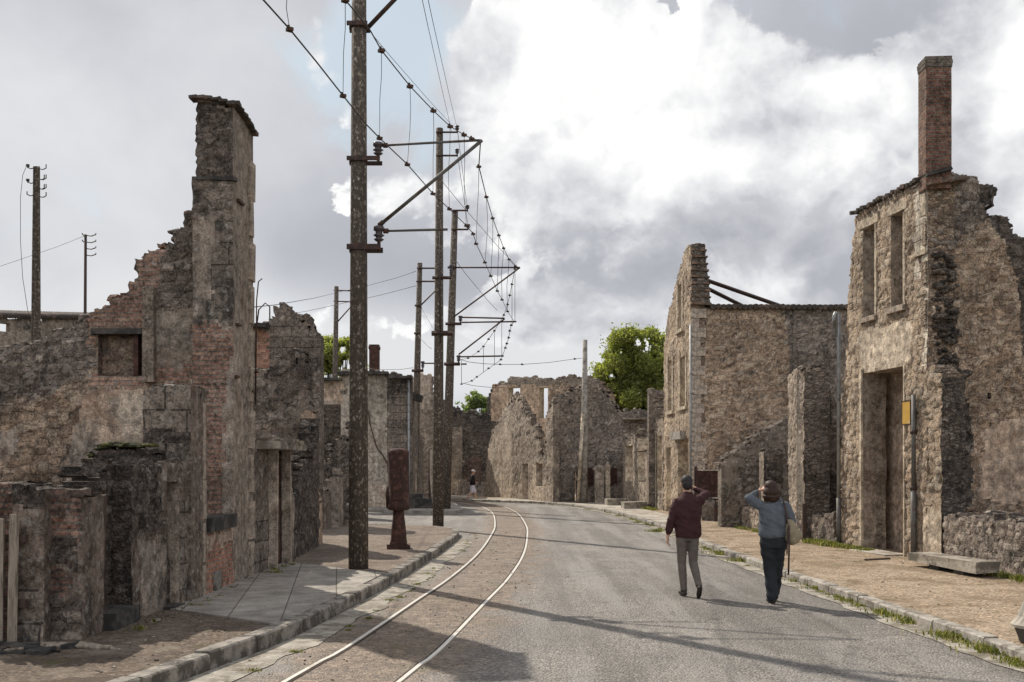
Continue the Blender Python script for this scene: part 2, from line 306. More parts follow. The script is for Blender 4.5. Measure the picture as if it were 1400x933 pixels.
def tag(o, label=None, cat=None, group=None, kind=None):
    if label: o['label'] = label
    if cat: o['category'] = cat
    if group: o['group'] = group
    if kind: o['kind'] = kind
    return o
def thing(name, label, cat, loc=(0, 0, 0), group=None):
    o = bpy.data.objects.new(name, None); C.objects.link(o); o.location = loc; o.empty_display_size = .2
    return tag(o, label, cat, group)
def mk(name, V, F, mats, parent=None, mi=None, uv=None, smooth=False, origin=None):
    """mesh object from world-space vertices; faces as list or (n,4) array"""
    V = np.asarray(V, dtype=np.float64).reshape(-1, 3)
    if origin is None:
        origin = np.array([(V[:, 0].min()+V[:, 0].max())/2, (V[:, 1].min()+V[:, 1].max())/2, V[:, 2].min()])
    origin = np.asarray(origin, dtype=float)
    me = bpy.data.meshes.new(name); W = V-origin
    if isinstance(F, np.ndarray):
        nf = len(F); k = F.shape[1]
        me.vertices.add(len(W)); me.vertices.foreach_set('co', W.astype(np.float32).ravel())
        me.loops.add(nf*k); me.loops.foreach_set('vertex_index', F.astype(np.int32).ravel())
        me.polygons.add(nf); me.polygons.foreach_set('loop_start', np.arange(0, nf*k, k, dtype=np.int32))
        try: me.polygons.foreach_set('loop_total', np.full(nf, k, dtype=np.int32))
        except Exception: pass
    else: me.from_pydata([tuple(x) for x in W], [], F)
    mats = mats if isinstance(mats, (list, tuple)) else [mats]
    for m in mats: me.materials.append(m if not isinstance(m, str) else M[m])
    me.update(calc_edges=True)
    if mi is not None: me.polygons.foreach_set('material_index', np.asarray(mi, dtype=np.int32))
    if uv is not None:
        l = me.uv_layers.new(name='UVMap'); l.data.foreach_set('uv', np.asarray(uv, dtype=np.float32).ravel())
    if smooth is True: me.polygons.foreach_set('use_smooth', np.ones(len(me.polygons), dtype=bool))
    elif smooth is not False: me.polygons.foreach_set('use_smooth', np.asarray(smooth, dtype=bool))
    o = bpy.data.objects.new(name, me); C.objects.link(o)
    if parent is not None:
        p = Vector(parent.location); q = parent.parent
        while q is not None: p += Vector(q.location); q = q.parent
        o.parent = parent; o.location = Vector(origin)-p
    else: o.location = Vector(origin)
    return o

class MB:
    """collects small shapes, links them as ONE mesh object"""
    def __init__(s): s.V = []; s.F = []; s.m = []; s.s = []
    def add(s, vs, fs, m=0, smooth=False):
        o = len(s.V); s.V += [tuple(v) for v in vs]; s.F += [tuple(i+o for i in f) for f in fs]; s.m += [m]*len(fs); s.s += [smooth]*len(fs)
    def box(s, c, size, rz=0, m=0, jit=0, rnd=None, tilt=None):
        """c = centre of the bottom"""
        hx, hy, hz = size[0]/2, size[1]/2, size[2]; vs = []
        mt = Matrix.Rotation(rz, 3, 'Z')
        if tilt: mt = mt @ Matrix.Rotation(tilt, 3, 'Y')
        for z in (0, hz):
            for x, y in ((-hx, -hy), (hx, -hy), (hx, hy), (-hx, hy)):
                p = Vector((x, y, z))
                if jit: p += Vector((rnd.uniform(-jit, jit), rnd.uniform(-jit, jit), rnd.uniform(-jit, jit)))
                vs.append(mt @ p+Vector(c))
        s.add(vs, [(0, 3, 2, 1), (4, 5, 6, 7), (0, 1, 5, 4), (1, 2, 6, 5), (2, 3, 7, 6), (3, 0, 4, 7)], m)
    def tube(s, pts, r, n=8, m=0, smooth=True, cap=True):
        pts = [Vector(p) for p in pts]; k = len(pts); rs = r if hasattr(r, '__len__') else [r]*k
        base = len(s.V); up = None
        for i, p in enumerate(pts):
            t = (pts[min(i+1, k-1)]-pts[max(i-1, 0)]).normalized()
            if up is None:
                a = Vector((0, 0, 1)) if abs(t.z) < .9 else Vector((1, 0, 0)); up = (a-t*a.dot(t)).normalized()
            else: up = (up-t*up.dot(t)).normalized()
            q = t.cross(up)
            for j in range(n):
                a = 2*math.pi*j/n; s.V.append(tuple(p+(up*math.cos(a)+q*math.sin(a))*rs[i]))
        for i in range(k-1):
            for j in range(n):
                s.F.append((base+i*n+j, base+i*n+(j+1) % n, base+(i+1)*n+(j+1) % n, base+(i+1)*n+j)); s.m.append(m); s.s.append(smooth)
        if cap:
            s.F.append(tuple(base+j for j in range(n))[::-1]); s.F.append(tuple(base+(k-1)*n+j for j in range(n))); s.m += [m, m]; s.s += [False, False]
    def lathe(s, c, prof, n=20, m=0, smooth=True):
        base = len(s.V); k = len(prof)
        for r, z in prof:
            for j in range(n):
                a = 2*math.pi*j/n; s.V.append((c[0]+r*math.cos(a), c[1]+r*math.sin(a), c[2]+z))
        for i in range(k-1):
            for j in range(n):
                s.F.append((base+i*n+j, base+i*n+(j+1) % n, base+(i+1)*n+(j+1) % n, base+(i+1)*n+j)); s.m.append(m); s.s.append(smooth)
        s.F.append(tuple(base+(k-1)*n+j for j in range(n))); s.m.append(m); s.s.append(False)
        s.F.append(tuple(base+j for j in range(n))[::-1]); s.m.append(m); s.s.append(False)
    def prism(s, poly, z0, z1, m=0, mtop=None):
        n = len(poly); a = sum(poly[i][0]*poly[(i+1) % n][1]-poly[(i+1) % n][0]*poly[i][1] for i in range(n))
        if a < 0: poly = poly[::-1]
        s.add([(x, y, z0) for x, y in poly]+[(x, y, z1) for x, y in poly], [tuple(range(n, 2*n))], m if mtop is None else mtop)
        o = len(s.V)-2*n
        for i in range(n):
            j = (i+1) % n; s.F.append((o+i, o+j, o+n+j, o+n+i)); s.m.append(m); s.s.append(False)
    def build(s, name, mats, parent=None, origin=None):
        return mk(name, s.V, s.F, mats, parent, mi=s.m, smooth=s.s, origin=origin)

def h2(ix, iy, seed):
    a = (ix.astype(np.int64)*374761393+iy.astype(np.int64)*668265263+seed*982451653) & 0xffffffff
    a = ((a ^ (a >> 13))*1274126177) & 0xffffffff
    return ((a ^ (a >> 16)) & 0xffffff)/float(0xffffff)
def vnoise(x, y, seed=0, octs=3):
    t = np.zeros_like(x, dtype=float); amp = 1; tot = 0
    for o in range(octs):
        fx = np.floor(x).astype(int); fy = np.floor(y).astype(int); u = x-fx; v = y-fy; u = u*u*(3-2*u); v = v*v*(3-2*v)
        n = (h2(fx, fy, seed)*(1-u)+h2(fx+1, fy, seed)*u)*(1-v)+(h2(fx, fy+1, seed)*(1-u)+h2(fx+1, fy+1, seed)*u)*v
        t += n*amp; tot += amp; amp *= .5; x = x*2+17.3; y = y*2+5.1; seed += 7
    return t/tot*2-1
def lattice(u, z, seed, su=5.6, sz=9.2):
    """irregular stone lattice: distance to the joint (in cell units) and one random number per stone"""
    x = u*su+vnoise(u*1.7, z*1.7, seed+40, 2)*.55+vnoise(u*9, z*9, seed+44, 1)*.12; y = z*sz+vnoise(u*1.5, z*1.5, seed+41, 2)*.7+vnoise(u*9, z*9, seed+45, 1)*.12
    big = vnoise(u*.9, z*.9, seed+42, 2) > .12; x = np.where(big, x*.72, x); y = np.where(big, y*.74, y)
    fx = np.floor(x).astype(int); fy = np.floor(y).astype(int); f1 = np.full(x.shape, 9.); f2 = np.full(x.shape, 9.); rid = np.zeros(x.shape)
    for dx in (-1, 0, 1):
        for dy in (-1, 0, 1):
            cxx = fx+dx; cyy = fy+dy; px_ = cxx+.12+.76*h2(cxx, cyy, seed+1); py_ = cyy+.15+.7*h2(cxx, cyy, seed+2); d_ = np.maximum(abs(px_-x)*.95, abs(py_-y))*.6+np.hypot(px_-x, py_-y)*.4
            nw = d_ < f1; f2 = np.where(nw, f1, np.minimum(f2, d_)); f1 = np.where(nw, d_, f1); rid = np.where(nw, h2(cxx, cyy, seed+3), rid)
    return (f2-f1)/2, rid
def inpoly(x, y, poly):
    r = np.zeros(x.shape, bool); n = len(poly)
    for i in range(n):
        x0, y0 = poly[i]; x1, y1 = poly[(i+1) % n]
        if y0 == y1: continue
        c = ((y0 > y) != (y1 > y)) & (x < (x1-x0)*(y-y0)/(y1-y0)+x0); r ^= c
    return r

wall_seed = [10]
def wall(name, A, B, out, thick, mat, parent=None, holes=(), zones=(), cell=.07, rough=.10, end=None, reveal=None, lump=.03,
         px=True, back=True, stone_d=.042, topstones=.35, bsize=(.3, .14), z0=-.12, flip=False, side_mat=None):
    """A masonry wall standing on the ground line A-B. out: outline of the standing part (photo pixels on this wall's plane,
    or (u,z) metres when px=False), holes: openings, zones: (material key, polygon) patches. thick: depth behind the face."""
    wall_seed[0] += 1; sd = wall_seed[0]; rnd = random.Random(sd)
    A = np.array(A, float); B = np.array(B, float); L = np.linalg.norm(B-A); t = (B-A)/L; n = np.array([t[1], -t[0]])
    if np.dot(n, -A) < 0: n = -n
    if flip: n = -n
    def uv(p):
        if not px: return (p[0], p[1])
        rx = (p[0]-CX)/FP                           # A + u t = s (rx, 1)
        s_ = (A[0]*t[1]-A[1]*t[0])/(rx*t[1]-t[0]); u = (s_*rx-A[0])*t[0]+(s_-A[1])*t[1]
        return (u, EYE+(HY-p[1])*s_/FP)
    out = [uv(p) for p in out]; holes = [[uv(p) for p in q] for q in holes]
    for q in holes:                                 # openings keep upright sides
        if len(q) == 4:
            us = sorted(p[0] for p in q); zs = sorted(p[1] for p in q); a, b_, c, d_ = (us[0]+us[1])/2, (us[2]+us[3])/2, (zs[0]+zs[1])/2, (zs[2]+zs[3])/2
            q[:] = [(a, c), (b_, c), (b_, d_), (a, d_)]
    zones = [(k, [uv(p) for p in q]) for k, q in zones]
    out = [(u, max(z, z0)) for u, z in out]
    u0 = min(p[0] for p in out); u1 = max(p[0] for p in out); z1 = max(p[1] for p in out)+.3
    nu = max(3, int(round((u1-u0)/cell))); nz = max(3, int(round((z1-z0)/cell)))
    gu = np.linspace(u0, u1, nu+1); gz = np.linspace(z0, z1, nz+1)
    for q in holes:
        if len(q) == 4:
            for k in (q[0][0], q[1][0]):
                if u0 < k < u1: gu[np.argmin(abs(gu-k))] = k
            for k in (q[0][1], q[2][1]):
                if z0 < k < z1: gz[np.argmin(abs(gz-k))] = k
    gu.sort(); gz.sort()
    cu = (gu[1:]+gu[:-1])/2; cz = (gz[1:]+gz[:-1])/2; U, Z_ = np.meshgrid(cu, cz, indexing='ij')
    row = np.floor(Z_/bsize[1]); off = h2(row, row*0, sd)*bsize[0]; bx = np.floor((U+off)/bsize[0])
    j1 = (h2(bx, row, sd+1)-.5)*2*rough; j2 = (h2(bx, row, sd+2)-.5)*2*rough
    wu = U+j1+vnoise(U*3, Z_*3, sd)*rough*.5; wz = Z_+j2+vnoise(U*3, Z_*3, sd+3)*rough*.5
    wu = np.where(U < u0+.25, U, wu); wu = np.where(U > u1-.25, U, wu)
    wz = np.where(Z_ < .5, Z_, wz); wu = np.clip(wu, u0+1e-3, u1-1e-3)
    keep = inpoly(wu, wz, out)
    hole = np.zeros_like(keep)
    for q in holes: hole |= inpoly(U, Z_, q)
    keep &= ~hole
    mats = []
    def midx(k):
        if k not in mats: mats.append(k)
        return mats.index(k)
    midx(mat); MI = np.zeros(keep.shape, int)
    zu = U+vnoise(U*4, Z_*4, sd+5)*.12; zz = Z_+vnoise(U*4, Z_*4, sd+6)*.12
    for k, q in zones: MI[inpoly(zu, zz, q)] = midx(k)
    ie = midx(end or mat); ir = midx(reveal or end or mat); isd = midx(side_mat or mat)
    # vertex fields
    VU, VZ = np.meshgrid(gu, gz, indexing='ij')
    kp = np.pad(keep, 1); touch = kp[1:, 1:].astype(int)+kp[:-1, 1:]+kp[1:, :-1]+kp[:-1, :-1]
    hp = np.pad(hole, 1); nh = hp[1:, 1:] | hp[:-1, 1:] | hp[1:, :-1] | hp[:-1, :-1]
    rag = (touch > 0) & (touch < 4) & ~nh & (VU > u0+.02) & (VU < u1-.02) & (VZ > z0+.01)
    jx = (h2((VU*997).astype(int), (VZ*997).astype(int), sd+8)-.5)*cell*.8; jz = (h2((VU*997).astype(int), (VZ*997).astype(int), sd+9)-.5)*cell*.8
    VU = VU+np.where(rag, jx, 0); VZ = VZ+np.where(rag, jz, 0)
    fr = lump*(vnoise(VU*2.6, VZ*4.2, sd+11, 3)+.5*vnoise(VU*.8, VZ*.8, sd+12, 2)); fr = fr-np.where(rag, rnd.uniform(.01, .04), 0)
    bk = lump*vnoise(VU*2.6, VZ*4.2, sd+13, 3); fr = np.where(nh, fr*.25, fr)
    sed, srn = lattice(VU, VZ, sd); isr = np.array([1. if k.startswith('rub') else .12 for k in mats])[MI]
    ip = np.pad(isr, 1, mode='edge'); vr = (ip[1:, 1:]+ip[:-1, 1:]+ip[1:, :-1]+ip[:-1, :-1])/4
    if cell <= .13: fr = fr+np.where(nh, 0, vr)*stone_d*(np.clip(sed/.16, 0, 1)**.6*.75+(srn-.5)*.9-.35)
    def pos(w_): return np.stack([A[0]+t[0]*VU+n[0]*w_, A[1]+t[1]*VU+n[1]*w_, VZ], -1)
    PF = pos(fr); PB = pos(-thick+bk); nv = VU.size; idx = np.arange(nv).reshape(VU.shape)
    I, J = np.nonzero(keep); a, b_, c, d_ = idx[I, J], idx[I+1, J], idx[I+1, J+1], idx[I, J+1]
    ccw = (t[0]*n[1]-t[1]*n[0]) < 0
    Ff = np.stack([a, b_, c, d_], -1); Fb = np.stack([a, d_, c, b_], -1)+nv
    UVf = np.stack([VU.ravel(), VZ.ravel()], -1)
    V = [PF.reshape(-1, 3), PB.reshape(-1, 3)]; F = [Ff]; mi = [MI[I, J]]; UV = [UVf[Ff].reshape(-1, 2)]
    sm = [np.ones(len(Ff), bool)]
    if back: F.append(Fb); mi.append(np.full(len(Fb), isd)); UV.append(UVf[Fb-nv].reshape(-1, 2)); sm.append(np.ones(len(Fb), bool))
    # side faces, split across the depth
    nd = max(1, int(round(thick/.3))); k0 = 2*nv; sv = []; sf = []; smi = []; suv = []
    pf = PF.reshape(-1, 3); pb = PB.reshape(-1, 3)
    def strip(p, q, m_, ragged):
        nonlocal k0
        base = k0
        for e in range(nd+1):
            f = e/nd; w0 = pf[p]*(1-f)+pb[p]*f; w1 = pf[q]*(1-f)+pb[q]*f
            if ragged and 0 < e < nd:
                dz = rnd.uniform(-.5, .5)*cell*1.2; w0 = w0+[0, 0, dz]; w1 = w1+[0, 0, dz]
            sv.append(w0); sv.append(w1)
        k0 += 2*(nd+1)
        for e in range(nd):
            i0 = base+2*e; sf.append((i0, i0+2, i0+3, i0+1)); smi.append(m_)
            d0 = e/nd*thick; d1 = (e+1)/nd*thick; A0 = UVf[p]; A1 = UVf[q]
            if abs(A0[0]-A1[0]) > abs(A0[1]-A1[1]): suv.extend([(A0[0], d0), (A0[0], d1), (A1[0], d1), (A1[0], d0)])
            else: suv.extend([(d0, A0[1]), (d1, A0[1]), (d1, A1[1]), (d0, A1[1])])
    kq = np.pad(keep, 1); hq = np.pad(hole, 1)
    for i, j in zip(I, J):
        for di, dj, p, q in ((-1, 0, idx[i, j], idx[i, j+1]), (1, 0, idx[i+1, j+1], idx[i+1, j]), (0, 1, idx[i, j+1], idx[i+1, j+1]), (0, -1, idx[i+1, j], idx[i, j])):
            if kq[i+1+di, j+1+dj]: continue
            if dj == -1 and j == 0: continue
            ish = hq[i+1+di, j+1+dj]; isend = (di == -1 and i == 0) or (di == 1 and i == nu-1)
            strip(p, q, ir if ish else (ie if isend else int(MI[i, j])), not ish and not isend)
    # loose capping stones along the broken top
    if topstones:
        for i in range(len(cu)):
            col_ = np.nonzero(keep[i])[0]
            if len(col_) == 0 or rnd.random() > topstones*cell/.12: continue
            j = col_[-1]
            if j >= nz-1: continue
            s0 = rnd.uniform(.07, .2)*(cell/.07)**.5; wd = rnd.uniform(.3, 1)*min(thick, .5); ht = rnd.uniform(.05, .13)*(cell/.07)**.5
            dw = rnd.uniform(wd/2, max(wd/2+.01, thick-wd/2)); ctr = pf[idx[i, j+1]]-np.array([n[0], n[1], 0])*dw; ctr = ctr+[0, 0, -.03]
            ang = math.atan2(t[1], t[0])+rnd.uniform(-.3, .3); ca, sa = math.cos(ang), math.sin(ang); base = k0
            for zz_, sh in ((0, 1), (ht*.6, 1.05), (ht, .7)):
                for x_, y_ in ((-1, -1), (1, -1), (1, 1), (-1, 1)):
                    x2 = x_*s0/2*sh*rnd.uniform(.75, 1.15); y2 = y_*wd/2*sh*rnd.uniform(.8, 1.1)
                    sv.append(ctr+np.array([x2*ca-y2*sa, x2*sa+y2*ca, zz_+rnd.uniform(-.012, .012)]))
            k0 += 12
            for q in ((0, 1, 5, 4), (1, 2, 6, 5), (2, 3, 7, 6), (3, 0, 4, 7), (4, 5, 9, 8), (5, 6, 10, 9), (6, 7, 11, 10), (7, 4, 8, 11), (8, 9, 10, 11)):
                sf.append(tuple(base+x for x in q)); smi.append(int(MI[i, j])); suv.extend([(0, 0), (.1, 0), (.1, .1), (0, .1)])
    if sf:
        V.append(np.array(sv)); F.append(np.array(sf)); mi.append(np.array(smi)); UV.append(np.array(suv)); sm.append(np.zeros(len(sf), bool))
    V = np.concatenate(V); F = np.concatenate(F); mi = np.concatenate(mi); UV = np.concatenate(UV); sm = np.concatenate(sm)
    used = np.unique(F); re = np.zeros(len(V), int); re[used] = np.arange(len(used))
    o = mk(name, V[used], re[F], [M[k] for k in mats], parent, mi=mi, uv=UV, smooth=sm)
    me = o.data
    nvv = len(used); sok = np.zeros(nvv, np.float32); se = np.zeros(nvv, np.float32); sr_ = np.zeros(nvv, np.float32); m_ = used < nv
    sok[m_] = 1. if cell <= .13 else 0.; se[m_] = sed.ravel()[used[m_]]; sr_[m_] = srn.ravel()[used[m_]]
    for nm_, arr in (('sok', sok), ('sedge', se), ('srnd', sr_)):
        at = me.attributes.new(nm_, 'FLOAT', 'POINT'); at.data.foreach_set('value', arr)
    if not ccw:
        me.flip_normals()
    return o
def wuv(A, B, px, py):
    """(x, y, z) where a photo pixel meets the wall plane through A-B"""
    A = Vector((*A, 0)); B = Vector((*B, 0)); t = (B-A).normalized(); rx = (px-CX)/FP
    s_ = (A.x*t.y-A.y*t.x)/(rx*t.y-t.x); return Vector((s_*rx, s_, EYE+(HY-py)*s_/FP))
def rect(x0, y0, x1, y1): return [(x0, y0), (x1, y0), (x1, y1), (x0, y1)]
def ruin(label, cat, loc, name='ruined_house', group=None): return thing(name, label, cat, (*loc, 0), group)
# ---------------------------------------------------------------- ground, road, tracks, pavements
def spline(pts, step=.5):
    pts = [np.array(p, float) for p in pts]; o = []
    for i in range(len(pts)-1):
        a = pts[max(i-1, 0)]; b_ = pts[i]; c = pts[i+1]; d_ = pts[min(i+2, len(pts)-1)]
        k = max(2, int(np.linalg.norm(c-b_)/step))
        for j in range(k):
            t = j/k; o.append(.5*((2*b_)+(c-a)*t+(2*a-5*b_+4*c-d_)*t*t+(3*b_-a-3*c+d_)*t**3))
    o.append(pts[-1]); return np.array(o)
def offset(line, dist):
    """parallel polyline, positive = to the left of travel"""
    t = np.gradient(line, axis=0); t /= np.linalg.norm(t, axis=1)[:, None]
    return line+np.stack([-t[:, 1], t[:, 0]], 1)*dist
RAIL_R = spline([(-1.9, 2), (-1.0, 8.8), (-.757, 10.3), (-.37, 13.98), (-.05, 17.1), (.255, 21.7), (.42, 27.4), (.45, 32.3), (.21, 40.6), (-.38, 46.8), (-1.07, 50), (-2.0, 53.2), (-3.6, 56), (-7, 59), (-14, 61.5)])
RAIL_L = offset(RAIL_R, 1.0); TRACK = offset(RAIL_R, .5)
KERB_R = spline([(5.15, -4), (5.08, 4), (4.97, 9.66), (4.92, 10.9), (4.82, 13.4), (4.69, 17), (4.56, 23.4), (4.6, 29), (4.45, 35), (3.95, 41.3), (2.9, 47), (1.7, 50.3), (0, 52.3), (-2.5, 54.3)])
KERB_L = spline([(-4.6, 1), (-3.85, 5), (-2.85, 9.3), (-2.45, 11.1), (-2.02, 15.2), (-1.72, 19.5), (-1.5, 23.6), (-1.42, 26.6), (-1.6, 28.3), (-2.3, 29.6), (-4.2, 30.4), (-5.6, 30.8)], .3)

def near_dist(P_, line):
    d_ = np.full(len(P_), 1e9)
    for i in range(0, len(P_), 4000):
        q = P_[i:i+4000]; dd = np.sqrt(((q[:, None]-line[None, ::2])**2).sum(-1)); d_[i:i+4000] = dd.min(1)
    return d_
# land: one sheet to the horizon
m, h, b = new_mat('waste_ground'); v = h.coord()
c_ = h.ramp(h.noise(v, .35, 8, .65), [(.3, (.09, .075, .05)), (.5, (.07, .075, .03)), (.7, (.05, .065, .02))])
finish(h, b, c_, .95, h.bump(h.noise(v, 3, 6), .05)); M['land'] = m
S = 1500
tag(mk('ground', [(-S, -200, -.1), (S, -200, -.1), (S, 2*S, -.1), (-S, 2*S, -.1)], [(0, 1, 2, 3)], 'land', origin=(0, 0, -.1)), kind='structure')
# road
m, h, b = new_mat('old_asphalt'); v = h.coord()
at_ = m.node_tree.nodes.new('ShaderNodeAttribute'); at_.attribute_name = 'track'; td = at_.outputs['Fac']
agg = h.voro(v, 48); rnd_ = h.sep(h.voro(v, 48, out='Color'))[0]; n1 = h.noise(v, .5, 7, .6, .3); n2 = h.noise(v, 3.5, 7, .65); n3 = h.noise(v, 60, 4, .7)
agg2 = h.voro(v, 17); rnd2 = h.sep(h.voro(v, 17, out='Color'))[0]
asp = h.mix(1, (.2, .178, .152), h.ramp(rnd_, [(0, .4), (.35, .82), (.75, 1.1), (1, 1.8)]), 'MULTIPLY')
asp = h.mix(1, asp, h.ramp(n1, [(.36, .7), (.5, 1), (.62, 1.25)]), 'MULTIPLY')
asp = h.mix(h.mapr(n2, .5, .72, 0, .5), asp, (.1, .09, .078))
pat = h.noise(h.mapping(v, (1, .45, 1)), .42, 3, .4, 1.2); asp = h.mix(h.mapr(pat, .52, .545, 0, .38), asp, (.135, .122, .106)); asp = h.mix(h.mapr(pat, .40, .375, 0, .35), asp, (.27, .245, .21))
lanes = h.noise(h.mapping(v, (1.6, .09, 1)), 1.0, 5, .55)
asp = h.mix(h.mapr(lanes, .5, .6, 0, .5), asp, (.26, .24, .215))
asp = h.mix(h.mapr(lanes, .46, .38, 0, .45), asp, (.1, .088, .074))
cr = h.voro(h.vmath('ADD', v, h.vmath('SCALE', h.noise(v, 1.5, 6, .6, color=True), sc=1.1)), .55, 'DISTANCE_TO_EDGE')
asp = h.mix(h.math('MULTIPLY', h.mapr(cr, 0, .01, .75, 0), h.mapr(h.noise(v, .35, 3), .47, .52)), asp, (.04, .035, .03))
bed = h.mix(1, (.215, .158, .11), h.ramp(h.math('ADD', h.math('MULTIPLY', rnd2, .5), h.math('MULTIPLY', rnd_, .5)), [(0, .25), (.4, .8), (.7, 1.1), (1, 2)]), 'MULTIPLY')
bed = h.mix(1, bed, h.ramp(n2, [(.3, .6), (.7, 1.3)]), 'MULTIPLY')
bed = h.mix(h.mapr(h.noise(v, 1.3, 8, .7), .54, .66, 0, .65), bed, (.12, .1, .045))
bed = h.mix(h.mapr(h.noise(v, 7, 8, .75), .58, .66, 0, .75), bed, (.055, .042, .032))
bf = h.mapr(h.math('ADD', td, h.math('ADD', h.math('MULTIPLY', h.math('SUBTRACT', h.noise(v, 1.2, 7, .65), .5), 1.6), h.math('MULTIPLY', h.math('SUBTRACT', n3, .5), .4))), .55, 1.35, 1, 0, True)
col_ = h.mix(bf, asp, bed)
hg = h.math('ADD', h.math('MULTIPLY', agg, -1.2), h.math('ADD', h.math('MULTIPLY', n3, .5), h.math('MULTIPLY', h.math('MULTIPLY', rnd2, bf), 1.2)))
finish(h, b, col_, h.math('SUBTRACT', h.mapr(n1, .3, .7, .6, .8), h.mapr(lanes, .5, .7, 0, .15)), h.bump(hg, .014, 1), 0, .5); M['road'] = m
gx = np.arange(-16, 9.01, .25); gy = np.arange(-6, 76.01, .25); GX, GY = np.meshgrid(gx, gy, indexing='ij')
V = np.stack([GX.ravel(), GY.ravel(), .0015*vnoise(GX.ravel()*.5, GY.ravel()*.4, 3)-.002], -1)
ii = np.arange(GX.size).reshape(GX.shape); F = np.stack([ii[:-1, :-1].ravel(), ii[1:, :-1].ravel(), ii[1:, 1:].ravel(), ii[:-1, 1:].ravel()], -1)
road = mk('road', V, F, 'road', smooth=True, origin=(0, 0, 0)); tag(road, kind='structure')
a = road.data.attributes.new('track', 'FLOAT', 'POINT'); a.data.foreach_set('value', near_dist(V[:, :2], TRACK).astype(np.float32))
# rails: two flush grooved rails, worn bright, with sky glint put into the pale colour
m, h, b = new_mat('worn_rail'); v = h.coord()
finish(h, b, h.mix(h.mapr(h.noise(v, 2.5, 8, .7), .55, .72, 0, .8), (.72, .68, .6), (.26, .18, .13)), .4, None, .35, .5); M['rail'] = m
M['groove'] = plain('flangeway_dark', (.05, .035, .025), .95, .5, 9, .004)  # thin dark strip laid beside the rail in place of a cut groove
def ribbon(line, wd, z0, z1, mb, m=0):
    l = offset(line, wd/2); r = offset(line, -wd/2); k = len(line)
    vs = [(p[0], p[1], z) for arr, z in ((l, z1), (r, z1), (l, z0), (r, z0)) for p in arr]
    f = []
    for i in range(k-1): f += [(i, k+i, k+i+1, i+1), (2*k+i, i, i+1, 2*k+i+1), (k+i, 3*k+i, 3*k+i+1, k+i+1)]
    f += [(0, 2*k, 3*k, k), (k-1, 2*k-1, 4*k-1, 3*k-1)]; mb.add(vs, f, m)
for ln, lab in ((RAIL_R, 'worn steel tram rail on the roadway side, the right-hand one of the two'), (RAIL_L, 'worn steel tram rail nearer the left kerb, the left-hand one of the two')):
    mb = MB(); ribbon(ln, .042, -.05, .012, mb); ro = tag(mb.build('tram_rail', ['rail'], origin=(0, 10, 0)), lab, 'rail', 'tram rails sunk in the street')
    gv = MB(); ribbon(offset(ln, .036 if ln is RAIL_R else -.036), .03, -.05, .0035, gv); gv.build('flangeway', ['groove'], ro)

# pavement surfaces
def dirt(name, base, dark, light, scale=1, grass=.0):
    m, h, b = new_mat(name); v = h.coord()
    n1 = h.noise(v, .8*scale, 8, .65, .3); n2 = h.noise(v, 9*scale, 8, .7); rn = h.sep(h.voro(v, 40*scale, out='Color'))[0]
    c = h.mix(1, base, h.ramp(rn, [(0, .45), (.5, .95), (.85, 1.2), (1, 1.9)]), 'MULTIPLY')
    c = h.mix(h.mapr(n1, .48, .58, 0, .6), c, dark); c = h.mix(h.mapr(n2, .53, .62, 0, .6), c, dark)
    c = h.mix(h.mapr(h.noise(v, 2.2*scale, 7, .7), .52, .62, 0, .5), c, light)
    if grass: c = h.mix(h.mapr(h.noise(v, 1.6, 9, .75), .64-grass*.2, .72-grass*.2, 0, .7), c, (.09, .085, .025))
    hg = h.math('ADD', h.math('MULTIPLY', n2, 1), h.math('MULTIPLY', rn, .6)); finish(h, b, c, .95, h.bump(hg, .025, .9), 0, .2); return m
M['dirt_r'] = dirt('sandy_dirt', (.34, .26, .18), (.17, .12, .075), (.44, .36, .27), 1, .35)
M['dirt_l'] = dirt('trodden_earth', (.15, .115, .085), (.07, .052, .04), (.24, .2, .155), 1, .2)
M['gravel'] = dirt('fine_gravel', (.235, .19, .15), (.13, .1, .078), (.3, .25, .2), 1.2)
m, h, b = new_mat('pavement_concrete'); v = h.coord()
n = h.n.new('ShaderNodeTexBrick'); h.l.new(h.mapping(v, (1, 1, 1), rot=(0, 0, R(80))), n.inputs[0]); n.offset = .5
h.put(n.inputs['Color1'], (.33, .3, .255)); h.put(n.inputs['Color2'], (.27, .245, .21)); h.put(n.inputs['Mortar'], (.12, .1, .08))
for k_, x_ in (('Scale', 1), ('Mortar Size', .008), ('Mortar Smooth', .3), ('Bias', 0), ('Brick Width', 1.3), ('Row Height', .62)): n.inputs[k_].default_value = x_
c_ = h.mix(1, n.outputs[0], h.ramp(h.noise(v, 2.2, 9, .7), [(.38, .7), (.5, 1), (.62, 1.25)]), 'MULTIPLY'); c_ = h.mix(h.mapr(h.noise(v, 5, 9, .75), .54, .64, 0, .5), c_, (.15, .125, .1))
c_ = h.mix(1, c_, h.ramp(h.noise(v, 50, 4, .7), [(.4, .8), (.6, 1.2)]), 'MULTIPLY')
finish(h, b, c_, .88, h.bump(h.math('SUBTRACT', h.noise(v, 12, 7, .7), n.outputs[1]), .008)); M['pave_c'] = m
M['pave_far'] = plain('pavement_pale', (.4, .36, .3), .9, .25, 2.5, .006, dirt=(.2, .17, .13), dirt_amt=.4)
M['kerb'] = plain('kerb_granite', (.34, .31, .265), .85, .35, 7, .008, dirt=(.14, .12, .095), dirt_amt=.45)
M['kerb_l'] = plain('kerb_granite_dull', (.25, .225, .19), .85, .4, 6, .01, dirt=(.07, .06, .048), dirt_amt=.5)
M['gutter'] = plain('gutter_cement', (.33, .3, .25), .9, .35, 4, .01, dirt=(.15, .125, .09), dirt_amt=.5)
def tag_s(o): return tag(o, kind='structure')
KH_L, KH_R = .16, .12
